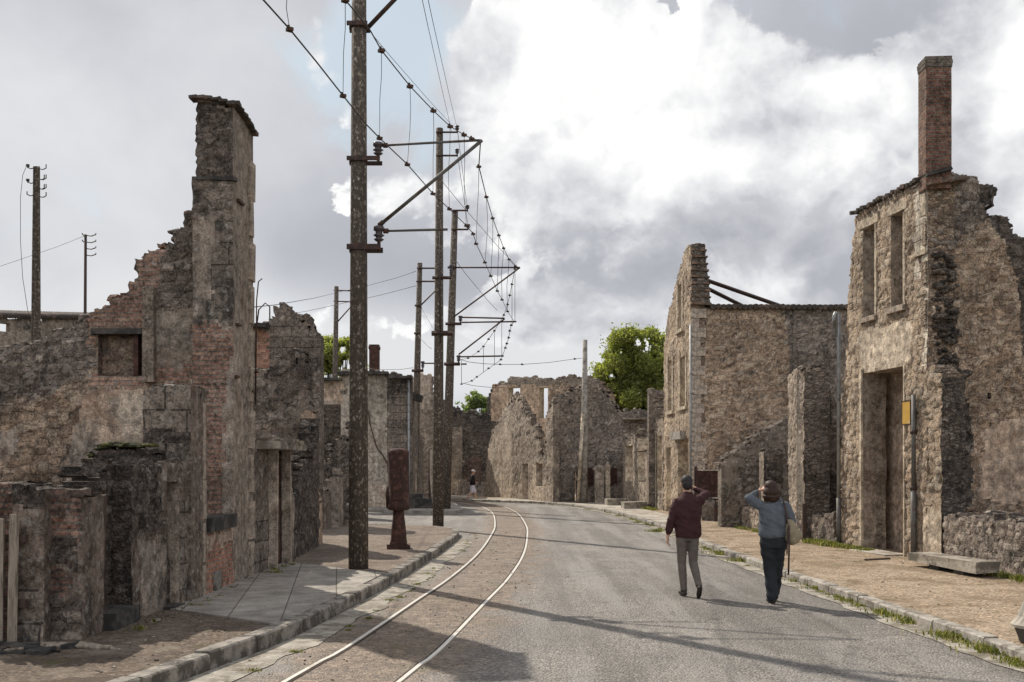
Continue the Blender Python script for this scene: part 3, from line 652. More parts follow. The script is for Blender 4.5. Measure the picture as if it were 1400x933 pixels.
# right pavement
inner = [(12, -4), (12, 18), (9, 30), (7, 46), (6.5, 56), (-2.5, 60)]
mb = MB(); kr = offset(KERB_R, -.16); poly = [tuple(p) for p in kr]+[(-2.5, 62), (14, 62), (14, -4)]
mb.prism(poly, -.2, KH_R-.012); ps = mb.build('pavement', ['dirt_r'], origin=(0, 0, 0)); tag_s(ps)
far = [tuple(p) for p in offset(KERB_R, -.17) if p[1] > 31]; mb = MB(); mb.prism(far+[(-2.5, 58), (1.5, 55.5), (5.0, 50), (5.7, 40), (6.0, 33), (6.0, far[0][1])], 0, KH_R-.006); tag_s(mb.build('pavement', ['pave_far'], origin=(0, 0, 0)))
# left pavement: earth, concrete flags, gravel
KL = offset(KERB_L, .17)
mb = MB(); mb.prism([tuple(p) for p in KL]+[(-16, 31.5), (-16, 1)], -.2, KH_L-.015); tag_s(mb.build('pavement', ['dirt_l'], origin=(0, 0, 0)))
mb = MB()
seg = [tuple(p) for p in KL if 11.15 < p[1] < 16.6]
mb.prism([(-4.35, 12.35)]+[(-2.66, 11.1)]+seg+[(-2.75, 16.9), (-4.35, 18.6)], .1, KH_L+.004); tag_s(mb.build('pavement', ['pave_c'], origin=(0, 0, 0)))
seg = [tuple(p) for p in KL if p[1] > 16.6]
mb = MB(); mb.prism([(-2.75, 16.9)]+seg+[(-9, 31), (-9, 24), (-4.35, 18.6)], .1, KH_L-.004); tag_s(mb.build('pavement', ['gravel'], origin=(0, 0, 0)))
# flag joints
# kerbs of separate stones
def kerb(line, wd, z1, side, mat, seed, lens=(.9, 1.3)):
    """stones along the line; side=+1 body lies to the left of travel"""
    rnd = random.Random(seed); mb = MB(); L = np.concatenate([[0], np.cumsum(np.linalg.norm(np.diff(line, axis=0), axis=1))]); s_ = 0
    P_ = lambda t: np.array([np.interp(t, L, line[:, 0]), np.interp(t, L, line[:, 1])])
    while s_ < L[-1]-.3:
        e = min(s_+rnd.uniform(*lens), L[-1]); a_ = P_(s_+.006); c = P_(e-.006); t = (c-a_)/np.linalg.norm(c-a_); n = np.array([-t[1], t[0]])*side
        dz = rnd.uniform(-.012, .008); dn = rnd.uniform(-.012, .012); a_ = a_+n*dn; c = c+n*dn; bv = .018; q = []
        for p, tt in ((a_, 1), (c, -1)):
            for w_, z in ((0, -.15), (0, z1+dz-bv), (bv, z1+dz), (wd, z1+dz), (wd, -.15)):
                x = p+n*w_+t*tt*(bv*.4 if z > z1-.05 else 0)+t*tt*rnd.uniform(0, .008); q.append((x[0], x[1], z+rnd.uniform(-.003, .003)))
        mb.add(q, [(0, 1, 6, 5), (1, 2, 7, 6), (2, 3, 8, 7), (3, 4, 9, 8), (4, 3, 2, 1, 0), (5, 6, 7, 8, 9)]); s_ = e
    return mb.build('kerb', [mat], origin=(0, 0, 0))
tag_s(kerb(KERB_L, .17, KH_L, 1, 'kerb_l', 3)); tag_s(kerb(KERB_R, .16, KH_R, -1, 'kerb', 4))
# cement gutter strips, edges uneven
def gutter(line, off0, off1, seed, mat='gutter', z=.006):
    ln = line; k = len(ln); rr = np.array([vnoise(np.array([i*.35]), np.array([seed*1.]), seed)[0] for i in range(k)])
    a_ = offset(ln, off0); b2 = ln+(offset(ln, off1)-ln)*(1+rr[:, None]*.35); V = [(p[0], p[1], z) for p in a_]+[(p[0], p[1], z) for p in b2]
    return mk('gutter', V, [(i, i+1, k+i+1, k+i) for i in range(k-1)], mat, origin=(0, 0, 0))
gl = KERB_L[KERB_L[:, 1] < 26.5]; tag_s(gutter(spline(gl[::4], .2), -.02, -.42, 5)); tag_s(gutter(spline(KERB_R[::4], .2), .02, .3, 6))
# raised corner beyond the side street
isl = [(-16, 42.5), (-6, 41.6), (-2.9, 39.5), (-2.25, 40), (-2.05, 41.2), (-2.2, 43), (-2.6, 47), (-3.0, 50.5), (-4.4, 53.5), (-9, 57), (-16, 58)]
mb = MB(); mb.prism(isl, -.2, .13, 0); tag_s(mb.build('pavement', ['pave_c'], origin=(0, 0, 0)))
mb = MB(); mb.prism([(-4.7, 56.2), (-16, 60.3), (-16, 75), (16, 75), (16, 62), (-2.4, 62), (-2.4, 55.8)], -.2, .1); tag_s(mb.build('pavement', ['pave_far'], origin=(0, 0, 0)))
# ---------------------------------------------------------------- ruins on the left, near to far
XL = -4.2
def cx(px, y): return (px-CX)*y/FP
def facing(x0, x1, y): return (cx(x0, y), y), (cx(x1, y), y)      # a face square to the street between two photo columns
# slatted fence panel at the frame's edge
t = thing('slat_fence', 'upright grey weathered wooden slats at the near end of the left ruins', 'fence', (-5.1, 9.9, 0))
rnd = random.Random(5)
for i in range(7):
    mb = MB(); x = -5.75+i*.13; mb.box((x, 9.9+rnd.uniform(-.03, .03), 0), (.085, .035, 1.42+rnd.uniform(-.06, .05)), rnd.uniform(-.1, .1), 0, .012, rnd, tilt=rnd.uniform(-.02, .02)); mb.build('slat', ['wood'], t)
for z_ in (.5, 1.15): mb = MB(); mb.box((-5.35, 9.96, z_), (1, .05, .08)); mb.build('rail', ['wood_dark'], t)
# pier 1
t = ruin('soot-dark square stone gate pier beside the wooden slats at far left', 'pillar', (-5, 10.3), 'stone_pier')
A, B = (cx(17, 10.0), 10.0), (-4.72, 10.0)
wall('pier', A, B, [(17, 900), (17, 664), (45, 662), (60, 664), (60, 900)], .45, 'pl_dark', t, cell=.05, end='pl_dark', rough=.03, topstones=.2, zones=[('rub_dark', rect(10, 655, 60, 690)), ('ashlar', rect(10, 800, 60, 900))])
wall('brick_top', (cx(-40, 10.05), 10.25), (cx(20, 10.05), 10.25), [(-40, 900), (-40, 690), (0, 672), (14, 668), (18, 700), (18, 900)], .3, 'brick_soot', t, cell=.05)
# pier 2 of brick and stone
t = ruin('low ragged wall stub of sooty brick with a hollow where bricks fell out', 'wall', (-4.7, 10.4), 'brick_stub')
A, B = (cx(64, 10.15), 10.15), (-4.4, 10.15)
wall('wall', A, B, [(64, 900), (64, 676), (80, 673), (112, 676), (112, 900)], .55, 'pl_dark', t, cell=.045, end='pl_dark', rough=.04, topstones=.12,
     zones=[('brick_soot', rect(66, 672, 120, 740)), ('brick', rect(70, 706, 98, 732)), ('rub_dark', rect(66, 735, 105, 775)), ('brick_soot', rect(64, 780, 96, 815)), ('rub_plas', rect(60, 815, 120, 905))], holes=[])
# recess with timber and step
t2 = ruin('narrow dark doorway with a splintered upright board and a stone step', 'doorway', (-4.5, 11), 'doorway_ruin')
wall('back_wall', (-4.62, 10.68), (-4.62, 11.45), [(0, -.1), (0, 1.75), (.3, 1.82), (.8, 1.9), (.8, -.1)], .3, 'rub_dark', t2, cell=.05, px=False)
mb = MB(); mb.box((-4.44, 11.05, 0), (.36, .72, .33), 0, 0, .01, rnd); mb.build('step', ['slab_dark'], t2)
mb = MB(); mb.box((-4.47, 10.78, .3), (.05, .09, 1.3), 0, 0, .012, rnd, .03); mb.box((-4.5, 10.95, .3), (.04, .06, .8), .2, 0, .012, rnd, -.05); mb.build('board', ['wood_dark'], t2)
# mossy rubble hump behind
t = ruin('hump of black rubble capped with yellow-green moss beside the tall dark pier', 'wall', (-5.2, 11.8), 'mossy_wall_stump')
A, B = facing(78, 215, 12.15)
o = wall('wall', A, B, [(78, 860), (82, 670), (92, 662), (108, 648), (126, 640), (130, 622), (140, 613), (158, 609), (178, 610), (196, 610), (203, 618), (206, 640), (212, 860)], .6, 'rub_dark', t, cell=.045, rough=.06, topstones=.8)
mb = MB()
for i in range(110):
    px = rnd.uniform(126, 199); x = cx(px, 12.3); y = rnd.uniform(12.15, 12.7); top = np.interp(px, [126, 132, 141, 158, 199], [640, 622, 613, 609, 611]); z = atz(top, 12.15)+rnd.uniform(-.01, .03)
    r_ = rnd.uniform(.03, .075); mb.lathe((x, y, z-.01), [(r_, 0), (r_*.95, r_*.35), (r_*.55, r_*.6), (r_*.1, r_*.7)], 7)
mb.build('moss', ['moss'], t)
# street wall with niche and tall pier
t = ruin('tall soot-black square pier of big stones with a flat pale top, nearest the street', 'pillar', (-4.3, 12.6), 'stone_pier')
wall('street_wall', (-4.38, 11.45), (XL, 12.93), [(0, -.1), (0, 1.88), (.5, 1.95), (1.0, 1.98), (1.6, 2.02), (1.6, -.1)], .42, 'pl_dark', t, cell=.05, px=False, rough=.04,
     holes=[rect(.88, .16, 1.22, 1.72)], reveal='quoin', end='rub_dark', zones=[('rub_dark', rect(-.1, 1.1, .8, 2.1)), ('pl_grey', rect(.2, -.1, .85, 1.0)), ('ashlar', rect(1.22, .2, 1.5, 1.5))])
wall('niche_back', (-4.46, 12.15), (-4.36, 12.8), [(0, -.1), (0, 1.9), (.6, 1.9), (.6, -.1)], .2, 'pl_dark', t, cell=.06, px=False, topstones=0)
mb = MB(); mb.box((-4.3, 12.44, 0), (.3, .4, .18)); mb.build('sill', ['slab_dark'], t)
A, B = (cx(197, 12.93), 12.93), (XL, 12.93)
wall('pier', A, B, [(197, 860), (197, 600), (196, 532), (225, 528), (250, 528), (261, 534), (261, 860)], .66, 'ashlar', t, cell=.05, rough=.03, end='pl_dark', lump=.035, topstones=.15,
     zones=[('rub_dark', rect(190, 588, 270, 612)), ('pl_dark', rect(190, 640, 270, 870))])
mb = MB()
for i in range(26): mb.box((rnd.uniform(-4.74, -4.28), rnd.uniform(13.0, 13.5), 2.93), (rnd.uniform(.1, .22), rnd.uniform(.1, .25), rnd.uniform(.02, .06)), rnd.uniform(0, 3), 0, .02, rnd)
mb.build('coping', ['kerb'], t)
for z, y0 in ((.05, 13.45), (.62, 13.47), (1.2, 13.45), (1.75, 13.48), (2.25, 13.44)):
    mb = MB(); mb.box((XL+.012, 13.49, z), (.05, .16 if y0 == 13.45 else .11, .52), 0, 0, .006, rnd); mb.build('cornerstone', ['quoin'], t)

# the great gable: stepped party wall + chimney stack
t = ruin('tall stepped gable of brick and rubble ending in a high square chimney stack', 'ruined house', (-5.5, 15.6), 'gable_ruin')
A, B = facing(-110, 264, 15.3)
wall('gable_wall', A, B, [(-110, 860), (-110, 520), (-40, 492), (0, 480), (28, 470), (55, 463), (62, 455), (100, 446), (108, 436), (126, 434), (128, 420), (150, 414), (152, 404), (168, 402), (172, 388), (186, 384), (186, 350), (202, 348),
     (206, 338), (220, 336), (236, 326), (240, 318), (248, 314), (250, 286), (262, 283), (264, 283), (264, 860)], .5, 'rub_tan', t, cell=.05, rough=.05, topstones=.9, lump=.035, bsize=(.22, .1),
     holes=[rect(134, 457, 196, 514)], reveal='brick_soot',
     zones=[('rub_grey', [(-120, 430), (-120, 560), (60, 540), (110, 540), (130, 500), (130, 430)]), ('rub_warm', [(-120, 600), (30, 560), (110, 520), (120, 560), (60, 660), (30, 760), (-120, 800)]), ('brick', [(118, 380), (118, 470), (200, 470), (200, 525), (262, 525), (262, 250), (150, 250)]),
            ('brick', rect(128, 512, 215, 530)), ('pl_grey', [(205, 425), (264, 420), (264, 502), (213, 500)]), ('rub_grey', [(225, 330), (264, 290), (264, 420), (215, 425)]),
            ('pl_tan', [(112, 540), (140, 532), (200, 530), (205, 860), (60, 860), (70, 700), (95, 620)]), ('pl_grey', [(70, 700), (95, 620), (112, 570), (140, 620), (120, 860), (50, 860)]),
            ('pl_pale', [(150, 540), (196, 536), (196, 640), (165, 600)]), ('pl_grey', [(-20, 588), (18, 590), (25, 605), (10, 630), (-20, 632)])])
wall('niche_back', (cx(128, 15.46), 15.46), (cx(200, 15.46), 15.46), [(126, 450), (202, 450), (202, 520), (126, 520)], .2, 'rub_tan', t, cell=.08, topstones=0)
mb = MB(); mb.box((cx(205, 15.25), 15.24, atz(523, 15.25)), (.17, .16, 1.45)); mb.build('brick_pilaster', ['brick'], t)
mb = MB(); mb.box((cx(165, 15.3), 15.26, atz(458, 15.3)), (.86, .12, .09), 0, 0, .01, rnd); mb.build('lintel', ['slab_dark'], t)
mb = MB(); mb.box((cx(186, 15.3), 15.34, atz(514, 15.3)), (.07, .12, .63), 0, 0, .01, rnd); mb.build('post', ['rust'], t)
A, B = (cx(263, 15.0), 15.0), (XL, 15.0)
wall('chimney_stack', A, B, [(263, 860), (263, 245), (266, 240), (268, 134), (296, 134), (319, 150), (319, 860)], 1.15, 'pl_grey', t, cell=.055, rough=.025, lump=.03, end='pl_grey', topstones=0,
     zones=[('rub_dark', rect(255, 100, 330, 245)), ('rub_grey', rect(255, 245, 330, 300)), ('ashlar', rect(255, 300, 330, 440)), ('pl_grey', rect(255, 300, 292, 430)), ('brick', rect(255, 443, 330, 860)), ('pl_grey', [(300, 590), (330, 440), (330, 860), (312, 860)])])
mb = MB(); yt = 15.0; z0 = atz(136, yt)
for k in range(7):
    y = yt+.05+k*.17
    for j in range(3): mb.box((-4.62+j*.2, y, 7.36-.015*k+(.03 if j < 1 else 0)), (.23, .17, .045), rnd.uniform(-.1, .1), 0, .012, rnd)
for j in range(6): mb.box((-4.78+j*.11, 15.0, 7.43-.012*j*j*.3), (.12, .2, .05), rnd.uniform(-.1, .1), 0, .01, rnd)
mb.build('tile_cap', ['tile_dark'], t)
mb = MB(); mb.box((-4.48, 15.02, atz(247, 15)), (.66, .1, .05), 0, 0, .01, rnd); mb.build('string_course', ['slab_dark'], t)
for k, z in enumerate([.1, .75, 1.5, 2.2, 2.95, 3.5, 4.2, 4.9, 5.6, 6.2]):
    mb = MB(); mb.box((XL+.01, 15.98+(.03 if k % 2 else 0), z), (.05, .3 if k % 2 else .2, .6), 0, 0, .008, rnd); mb.build('cornerstone', ['quoin'], t)
for z, y, l in ((5.95, 15.3, .3), (4.05, 15.2, .16), (3.25, 15.12, .12), (3.1, 16.05, .25)):
    mb = MB(); mb.box((XL+.03, y, z), (.05, l, .04), 0, 0, .004, rnd); mb.build('iron_tie', ['steel'], t)
mb = MB(); mb.tube([(XL+.05, 16.1, 2.9), (XL+.06, 16.1, 4.1), (XL+.1, 16.12, 4.45), (XL+.2, 16.14, 4.56), (XL+.27, 16.15, 4.5), (XL+.27, 16.15, 4.3)], .012, 6); mb.build('iron_hook', ['steel'], t)
mb = MB(); mb.tube([(XL+.06, 16.08, 3.0), (XL+.075, 16.08, 4.6), (XL+.1, 16.1, 4.9), (XL+.16, 16.1, 4.95)], .01, 6); mb.build('conduit', ['steel'], t)
# brick filled window breast under a sill, between the piers
wall('brick_infill', (XL, 13.62), (XL, 15.0), [(0, -.1), (0, 1.0), (1.38, 1.0), (1.38, -.1)], .3, 'brick_red', t, cell=.07, px=False, rough=0, topstones=0, zones=[('pl_tan', rect(0, .8, 1.38, 1.0))])
mb = MB(); mb.box((XL-.08, 14.28, 1.0), (.34, 1.3, .2), 0, 0, .012, rnd); mb.build('window_sill', ['slab_dark'], t)
mb = MB(); mb.box((XL+.02, 14.1, .12), (.05, .3, .32), 0, 0, .006, rnd); mb.build('vent_slab', ['kerb_l'], t)

# doorway beyond the gable
t = ruin('low doorway with rust-red door leaves under a heavy flat stone lintel', 'doorway', (-4.2, 17.4), 'doorway_ruin')
wall('jamb_wall', (XL, 16.2), (-4.17, 17.05), [(0, -.1), (0, 2.2), (.86, 2.25), (.86, -.1)], .4, 'pl_dark', t, cell=.06, px=False, rough=.04, zones=[('ashlar', rect(0, 0, .9, 1.2))])
wall('side_wall', (-4.12, 18.15), (-4.1, 18.75), [(0, -.1), (0, 2.2), (.3, 2.1), (.6, 1.3), (.6, -.1)], .4, 'pl_grey', t, cell=.06, px=False, rough=.05)
for y in (17.08, 18.1):
    mb = MB(); mb.box((-4.1, y, 0), (.16, .1, 2.2), 0, 0, .008, rnd); mb.build('jamb', ['quoin'], t)
for y, w_ in ((17.32, .36), (17.75, .5)):
    mb = MB(); mb.box((-4.2+.0, y, .04), (.04, w_, 1.3)); mb.box((-4.185, y, .2), (.03, w_-.1, .04)); mb.box((-4.185, y, 1.2), (.03, w_-.1, .04))
    for k in range(5): mb.box((-4.19, y-w_/2+.03+k*(w_-.06)/4, 1.3), (.022, .022, .78))
    mb.box((-4.19, y, 2.06), (.03, w_, .04)); mb.build('door_leaf', ['rust'], t)
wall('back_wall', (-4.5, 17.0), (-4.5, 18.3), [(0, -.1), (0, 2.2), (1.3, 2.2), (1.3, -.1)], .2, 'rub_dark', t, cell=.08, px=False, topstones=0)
mb = MB(); mb.box((-4.18, 17.5, 2.2), (.66, 2.3, .13), 0, 0, .02, rnd)
for i in range(14): mb.box((-4.18+rnd.uniform(-.3, .3), rnd.uniform(16.5, 18.6), 2.32), (.3, .35, .05), rnd.uniform(0, 3), 0, .02, rnd)
mb.build('lintel', ['slab'], t)

# next ruin: dark peaked cross wall + plastered corner
t = ruin('dark peaked cross wall of rubble with a scorched hole and a plastered street corner', 'ruined house', (-5, 22.5), 'ruined_house')
A, B = (cx(335, 22.2), 22.2), (cx(434, 22.2), 22.2)
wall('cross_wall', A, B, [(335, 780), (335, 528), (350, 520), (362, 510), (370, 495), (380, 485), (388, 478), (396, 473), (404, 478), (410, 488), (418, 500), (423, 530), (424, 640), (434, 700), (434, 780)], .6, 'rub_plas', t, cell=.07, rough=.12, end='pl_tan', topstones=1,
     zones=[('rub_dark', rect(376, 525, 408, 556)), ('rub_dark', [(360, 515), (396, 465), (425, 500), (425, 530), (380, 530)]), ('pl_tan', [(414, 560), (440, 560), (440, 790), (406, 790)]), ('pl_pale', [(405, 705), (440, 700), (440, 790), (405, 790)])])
wall('street_wall', (-4.12, 18.8), (-4.3, 22.2), [(0, -.1), (0, 1.3), (.5, 1.35), (.9, 1.9), (1.6, 2.0), (1.9, 1.6), (2.4, 1.9), (2.9, 2.3), (3.4, 3.0), (3.4, -.1)], .4, 'rub_dark', t, cell=.08, px=False)
# taller pale-topped wall behind it, with brick cheek
t = ruin('ragged grey cross wall rising behind the dark peaked one, with a brick chimney cheek', 'ruined house', (-7.5, 31), 'ruined_house')
A, B = facing(338, 438, 31)
wall('cross_wall', A, B, [(338, 720), (338, 448), (345, 446), (371, 446), (372, 425), (378, 420), (390, 420), (402, 424), (410, 433), (418, 438), (424, 447), (432, 452), (438, 462), (438, 720)], .6, 'rub_grey', t, cell=.1, rough=.14, topstones=.9,
     zones=[('brick_red', rect(342, 452, 367, 516)), ('ashlar', [(368, 430), (438, 460), (438, 560), (368, 520)]), ('rub_plas', rect(335, 518, 440, 600))])
mb = MB(); mb.box((cx(352, 30.9), 30.7, atz(449, 30.9)), (.75, .5, .09), 0, 0, .02, rnd); mb.build('capping', ['slab_dark'], t)
# low broken stubs along the pavement
g_ = 'broken stubs along the left pavement'
t = ruin('broken plinth and pier stubs leaning together beyond the plastered corner', 'wall', (-5.3, 27), 'broken_wall')
for (x0, x1, y, top, mt) in ((424, 434, 26.2, 668, 'rub_dark'), (434, 446, 27.6, 670, 'pl_dark'), (447, 463, 28.8, 648, 'pl_grey'), (463, 482, 29.8, 692, 'rub_grey')):
    A, B = facing(x0, x1, y)
    wall('stub', A, B, [(x0, 760), (x0, top+10), ((x0+x1)/2, top), (x1, top+3), (x1, 760)], .8, mt, t, cell=.08, rough=.08, topstones=1)
# dark fallen wall running up to the right
t = ruin('black rubble wall sloping up to the right behind the near concrete pole', 'wall', (-6.6, 37), 'sloping_rubble_wall')
A, B = facing(420, 488, 37)
wall('wall', A, B, [(420, 730), (420, 662), (438, 640), (452, 622), (462, 608), (470, 598), (480, 592), (486, 575), (488, 700), (488, 730)], .7, 'rub_dark', t, cell=.11, rough=.2, topstones=1.2)

# big grey rendered house on the side street's far corner
t = ruin('grey rendered two-storey shell with a long crack, behind the rusty pump', 'ruined house', (-6.5, 44), 'rendered_house')
A, B = facing(428, 563, 44)
wall('front_wall', A, B, [(428, 700), (428, 518), (466, 520), (467, 505), (500, 506), (503, 511), (545, 512), (563, 518), (563, 700)], .6, 'pl_light', t, cell=.11, rough=.05, end='rub_plas', topstones=.5,
     holes=[rect(438, 553, 466, 638)], reveal='quoin', zones=[('ashlar', [(530, 540), (565, 530), (565, 700), (545, 700), (528, 620)]), ('pl_pale', rect(500, 664, 545, 705)), ('pl_tan', rect(425, 515, 470, 550)), ('rub_dark', [(525, 505), (565, 505), (565, 540), (530, 540)])])
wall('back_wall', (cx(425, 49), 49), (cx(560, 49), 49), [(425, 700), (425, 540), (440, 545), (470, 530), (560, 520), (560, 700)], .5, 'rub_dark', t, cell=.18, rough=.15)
wall('street_wall', (-4.43, 44.6), (-4.55, 51), [(0, -.1), (0, 5.3), (1.2, 5.0), (2.5, 4.7), (3.6, 4.2), (4, 3.5), (6.4, 3.1), (6.4, -.1)], .5, 'rub_plas', t, cell=.12, px=False, holes=[rect(1.1, .3, 2.1, 2.4)], reveal='quoin')
mb = MB(); mb.box((cx(497, 43.9), 43.85, atz(513, 43.9)), (2.2, .5, .14), 0, 0, .02, rnd); mb.box((cx(548, 43.9), 43.85, atz(518, 43.9)), (1.0, .5, .12), 0, 0, .02, rnd); mb.box((cx(447, 43.9), 43.85, atz(521, 43.9)), (1.3, .5, .1), 0, 0, .02, rnd); mb.build('cornice', ['slab_dark'], t)
mb = MB(); mb.box((-4.33, 44.9, atz(546, 44)), (.5, .8, .3), 0, 0, .04, rnd, .3); mb.build('bracket', ['slab_dark'], t)
# crack as a thin dark groove, set proud of the render
mb = MB(); cp = [(503, 560), (506, 580), (511, 598), (515, 612), (523, 622), (530, 634), (531, 648)]
for (a0, b0), (a1, b1) in zip(cp[:-1], cp[1:]): mb.tube([P3(a0, b0, 43.93), P3(a1, b1, 43.93)], .025, 4)
mb.build('crack', ['wood_dark'], t)
mb = MB(); mb.tube([P3(558.5, 520, 43.8), P3(559, 640, 43.8), P3(559, 690, 43.8)], .05, 8); mb.build('downpipe', ['zinc'], t)
# pale shell beyond
t = ruin('pale ragged house shell beyond the rendered one, seen between the poles', 'ruined house', (-4.6, 53), 'ruined_house')
A, B = facing(548, 596, 52.2)
wall('front_wall', A, B, [(548, 700), (548, 518), (560, 515), (580, 514), (590, 514), (591, 530), (596, 545), (596, 700)], .6, 'rub_plas_lit', t, cell=.13, rough=.12, end='rub_plas', zones=[('pl_pale', rect(548, 512, 590, 560))], holes=[rect(586, 614, 591, 690)])
wall('street_wall', (cx(596, 52.4), 52.8), (-4.9, 57.5), [(0, -.1), (0, 5.4), (1.5, 5.0), (3, 4.2), (5, 3.8), (5, -.1)], .5, 'rub_plas', t, cell=.15, px=False)
# stone steps
t = thing('stone_steps', 'three dark stone steps at the foot of the rendered house corner', 'steps', (-4.2, 42.6, .13))
for i, (w_, dp, z) in enumerate(((1.5, 1.2, .13), (1.35, .85, .33), (.75, .6, .53))):
    mb = MB(); mb.box((-4.05-(.1*i), 42.9, z), (w_, dp, .2), 0, 0, .01, rnd); mb.build('step', ['slab_dark'], t)

# background on the left: long roofed barn wall, brick chimney
t = thing('barn', 'long grey barn wall with a clay tile eave and a bright window, far left', 'barn', (-22, 44, 0))
A, B = (cx(-60, 40), 40), (cx(112, 44), 44)
wall('wall', A, B, [(-60, 700), (-60, 431), (112, 436), (112, 700)], .4, 'pl_grey', t, cell=.3, rough=0, topstones=0, holes=[rect(-14, 441, 14, 453)])
mb = MB()
for i in range(46):
    f = i/45; x = A[0]+(B[0]-A[0])*f; y = A[1]+(B[1]-A[1])*f; p = wuv(A, B, -60+172*f, 432+4*f)
    mb.tube([(x, y-.25, p.z), (x, y+.9, p.z+.35)], [.09, .08], 6)
mb.build('tile_eave', ['tile_dark'], t)
t = thing('brick_chimney', 'short red brick chimney standing above the rendered house roofline', 'chimney', (cx(512, 58), 58, 0))
mb = MB(); y = 58; x = cx(512, y); z1 = atz(478, y)
for (w_, z0_, zz) in ((.55, 0, z1), (.62, z1, z1+.16), (.56, z1+.16, z1+.26)): mb.box((x, y, z0_), (w_, w_, zz-z0_))
mb.build('stack', ['rust'], t)
mb = MB(); mb.box((x, y+2.2, 0), (8, 3, 4.6)); mb.build('base_wall', ['pl_grey'], t)
# fallen trunk
mb = MB(); mb.tube([(-4.75, 9.75, .165), (-4.6, 9.71, .17), (-4.45, 9.7, .175), (-4.32, 9.73, .17), (-4.2, 9.71, .17), (-4.08, 9.69, .16), (-3.98, 9.66, .16), (-3.9, 9.64, .155), (-3.82, 9.6, .15)], [.06, .075, .082, .06, .066, .05, .055, .04, .02], 9)
mb.tube([(-4.6, 9.66, .17), (-4.9, 9.5, .16)], [.04, .02], 7)
mb.V = [(x_+.012*math.sin(y_*90), y_+.01*math.sin(x_*60), .155+(z_-.155)*.55+.008*math.sin(x_*40)) for x_, y_, z_ in mb.V]
tag(mb.build('fallen_branch', ['wood']), 'grey weathered length of tree trunk lying on the earth by the piers', 'log')

# ---------------------------------------------------------------- far end of the street
t = ruin('low ragged dark wall closing the street at left, behind the walker', 'ruined house', (-3, 63), 'ruined_house')
A, B = facing(600, 680, 63)
wall('wall', A, B, [(600, 690), (600, 555), (620, 558), (640, 563), (655, 568), (668, 575), (680, 585), (680, 690)], .6, 'rub_dark', t, cell=.15, rough=.25, topstones=1, zones=[('pl_pale', rect(612, 652, 632, 690)), ('pl_grey', rect(630, 658, 680, 690)), ('rub_plas_lit', rect(605, 585, 632, 655)), ('brick_soot', rect(636, 625, 660, 660))])
t = ruin('pale rendered house front at the bend with two doorways and a sloping broken gable', 'ruined house', (-.5, 56), 'rendered_house')
A, B = (cx(662, 61.5), 61.5), (cx(755, 50.2), 50.2)
wall('front_wall', A, B, [(662, 700), (664, 640), (668, 610), (674, 590), (684, 570), (692, 556), (698, 548), (703, 543), (709, 547), (714, 556), (720, 566), (727, 578), (733, 590), (737, 606), (739, 624), (744, 622), (746, 590), (749, 562), (756, 548), (756, 700)], .35, 'rub_plas_lit', t, cell=.12, rough=.2, topstones=.9,
     holes=[rect(714, 634, 722, 684), rect(733, 634, 742, 665)], reveal='quoin', zones=[('pl_pale', [(660, 700), (664, 620), (680, 585), (700, 560), (699, 665), (700, 700)]), ('pl_pale', rect(724, 663, 758, 700)), ('quoin_lit', rect(728, 632, 732, 665))])
t = ruin('tall tan wall with two upper window openings rising behind the bend', 'ruined house', (2, 68), 'ruined_house')
A, B = (cx(666, 71), 71), (cx(835, 66), 66)
wall('upper_wall', A, B, [(666, 690), (666, 570), (667, 545), (672, 532), (684, 524), (700, 520), (715, 517), (722, 519), (740, 518), (790, 517), (812, 518), (824, 528), (835, 540), (835, 690)], .7, 'pl_far', t, cell=.15, rough=.1, topstones=.9,
     holes=[rect(695, 530, 711, 560), rect(737, 530, 749, 572)], reveal='quoin_lit', zones=[('rub_dark', [(660, 520), (676, 520), (671, 540), (672, 600), (660, 600)]), ('rub_plas_lit', rect(672, 512, 835, 527)), ('rub_warm', [(750, 525), (840, 525), (840, 700), (750, 700)])])
t = ruin('big dark grey rubble side wall with a sloping top at the bend', 'ruined house', (4.5, 53), 'rubble_house')
A, B = (cx(757, 50.35), 50.35), (cx(852, 51.2), 51.2)
wall('side_wall', A, B, [(756, 700), (756, 549), (764, 543), (778, 536), (795, 528), (808, 520), (816, 519), (824, 528), (828, 540), (838, 552), (845, 560), (852, 568), (852, 700)],   .6, 'rub_grey', t, cell=.11, rough=.13, topstones=.8, holes=[rect(786, 646, 792, 690)], zones=[('rub_plas', rect(756, 640, 852, 700))])
t = ruin('low grey garden wall under the trees, left of the door pilasters', 'wall', (7.3, 58), 'garden_wall')
A, B = facing(846, 892, 58)
wall('wall', A, B, [(846, 700), (846, 570), (858, 562), (870, 560), (892, 562), (892, 700)], .5, 'rub_grey', t, cell=.14, rough=.12)
mb = MB(); mb.box((cx(868, 57.8), 57.8, atz(574, 57.8)), (1.4, .6, .1), 0, 0, .02, rnd); mb.build('ledge', ['kerb'], t)

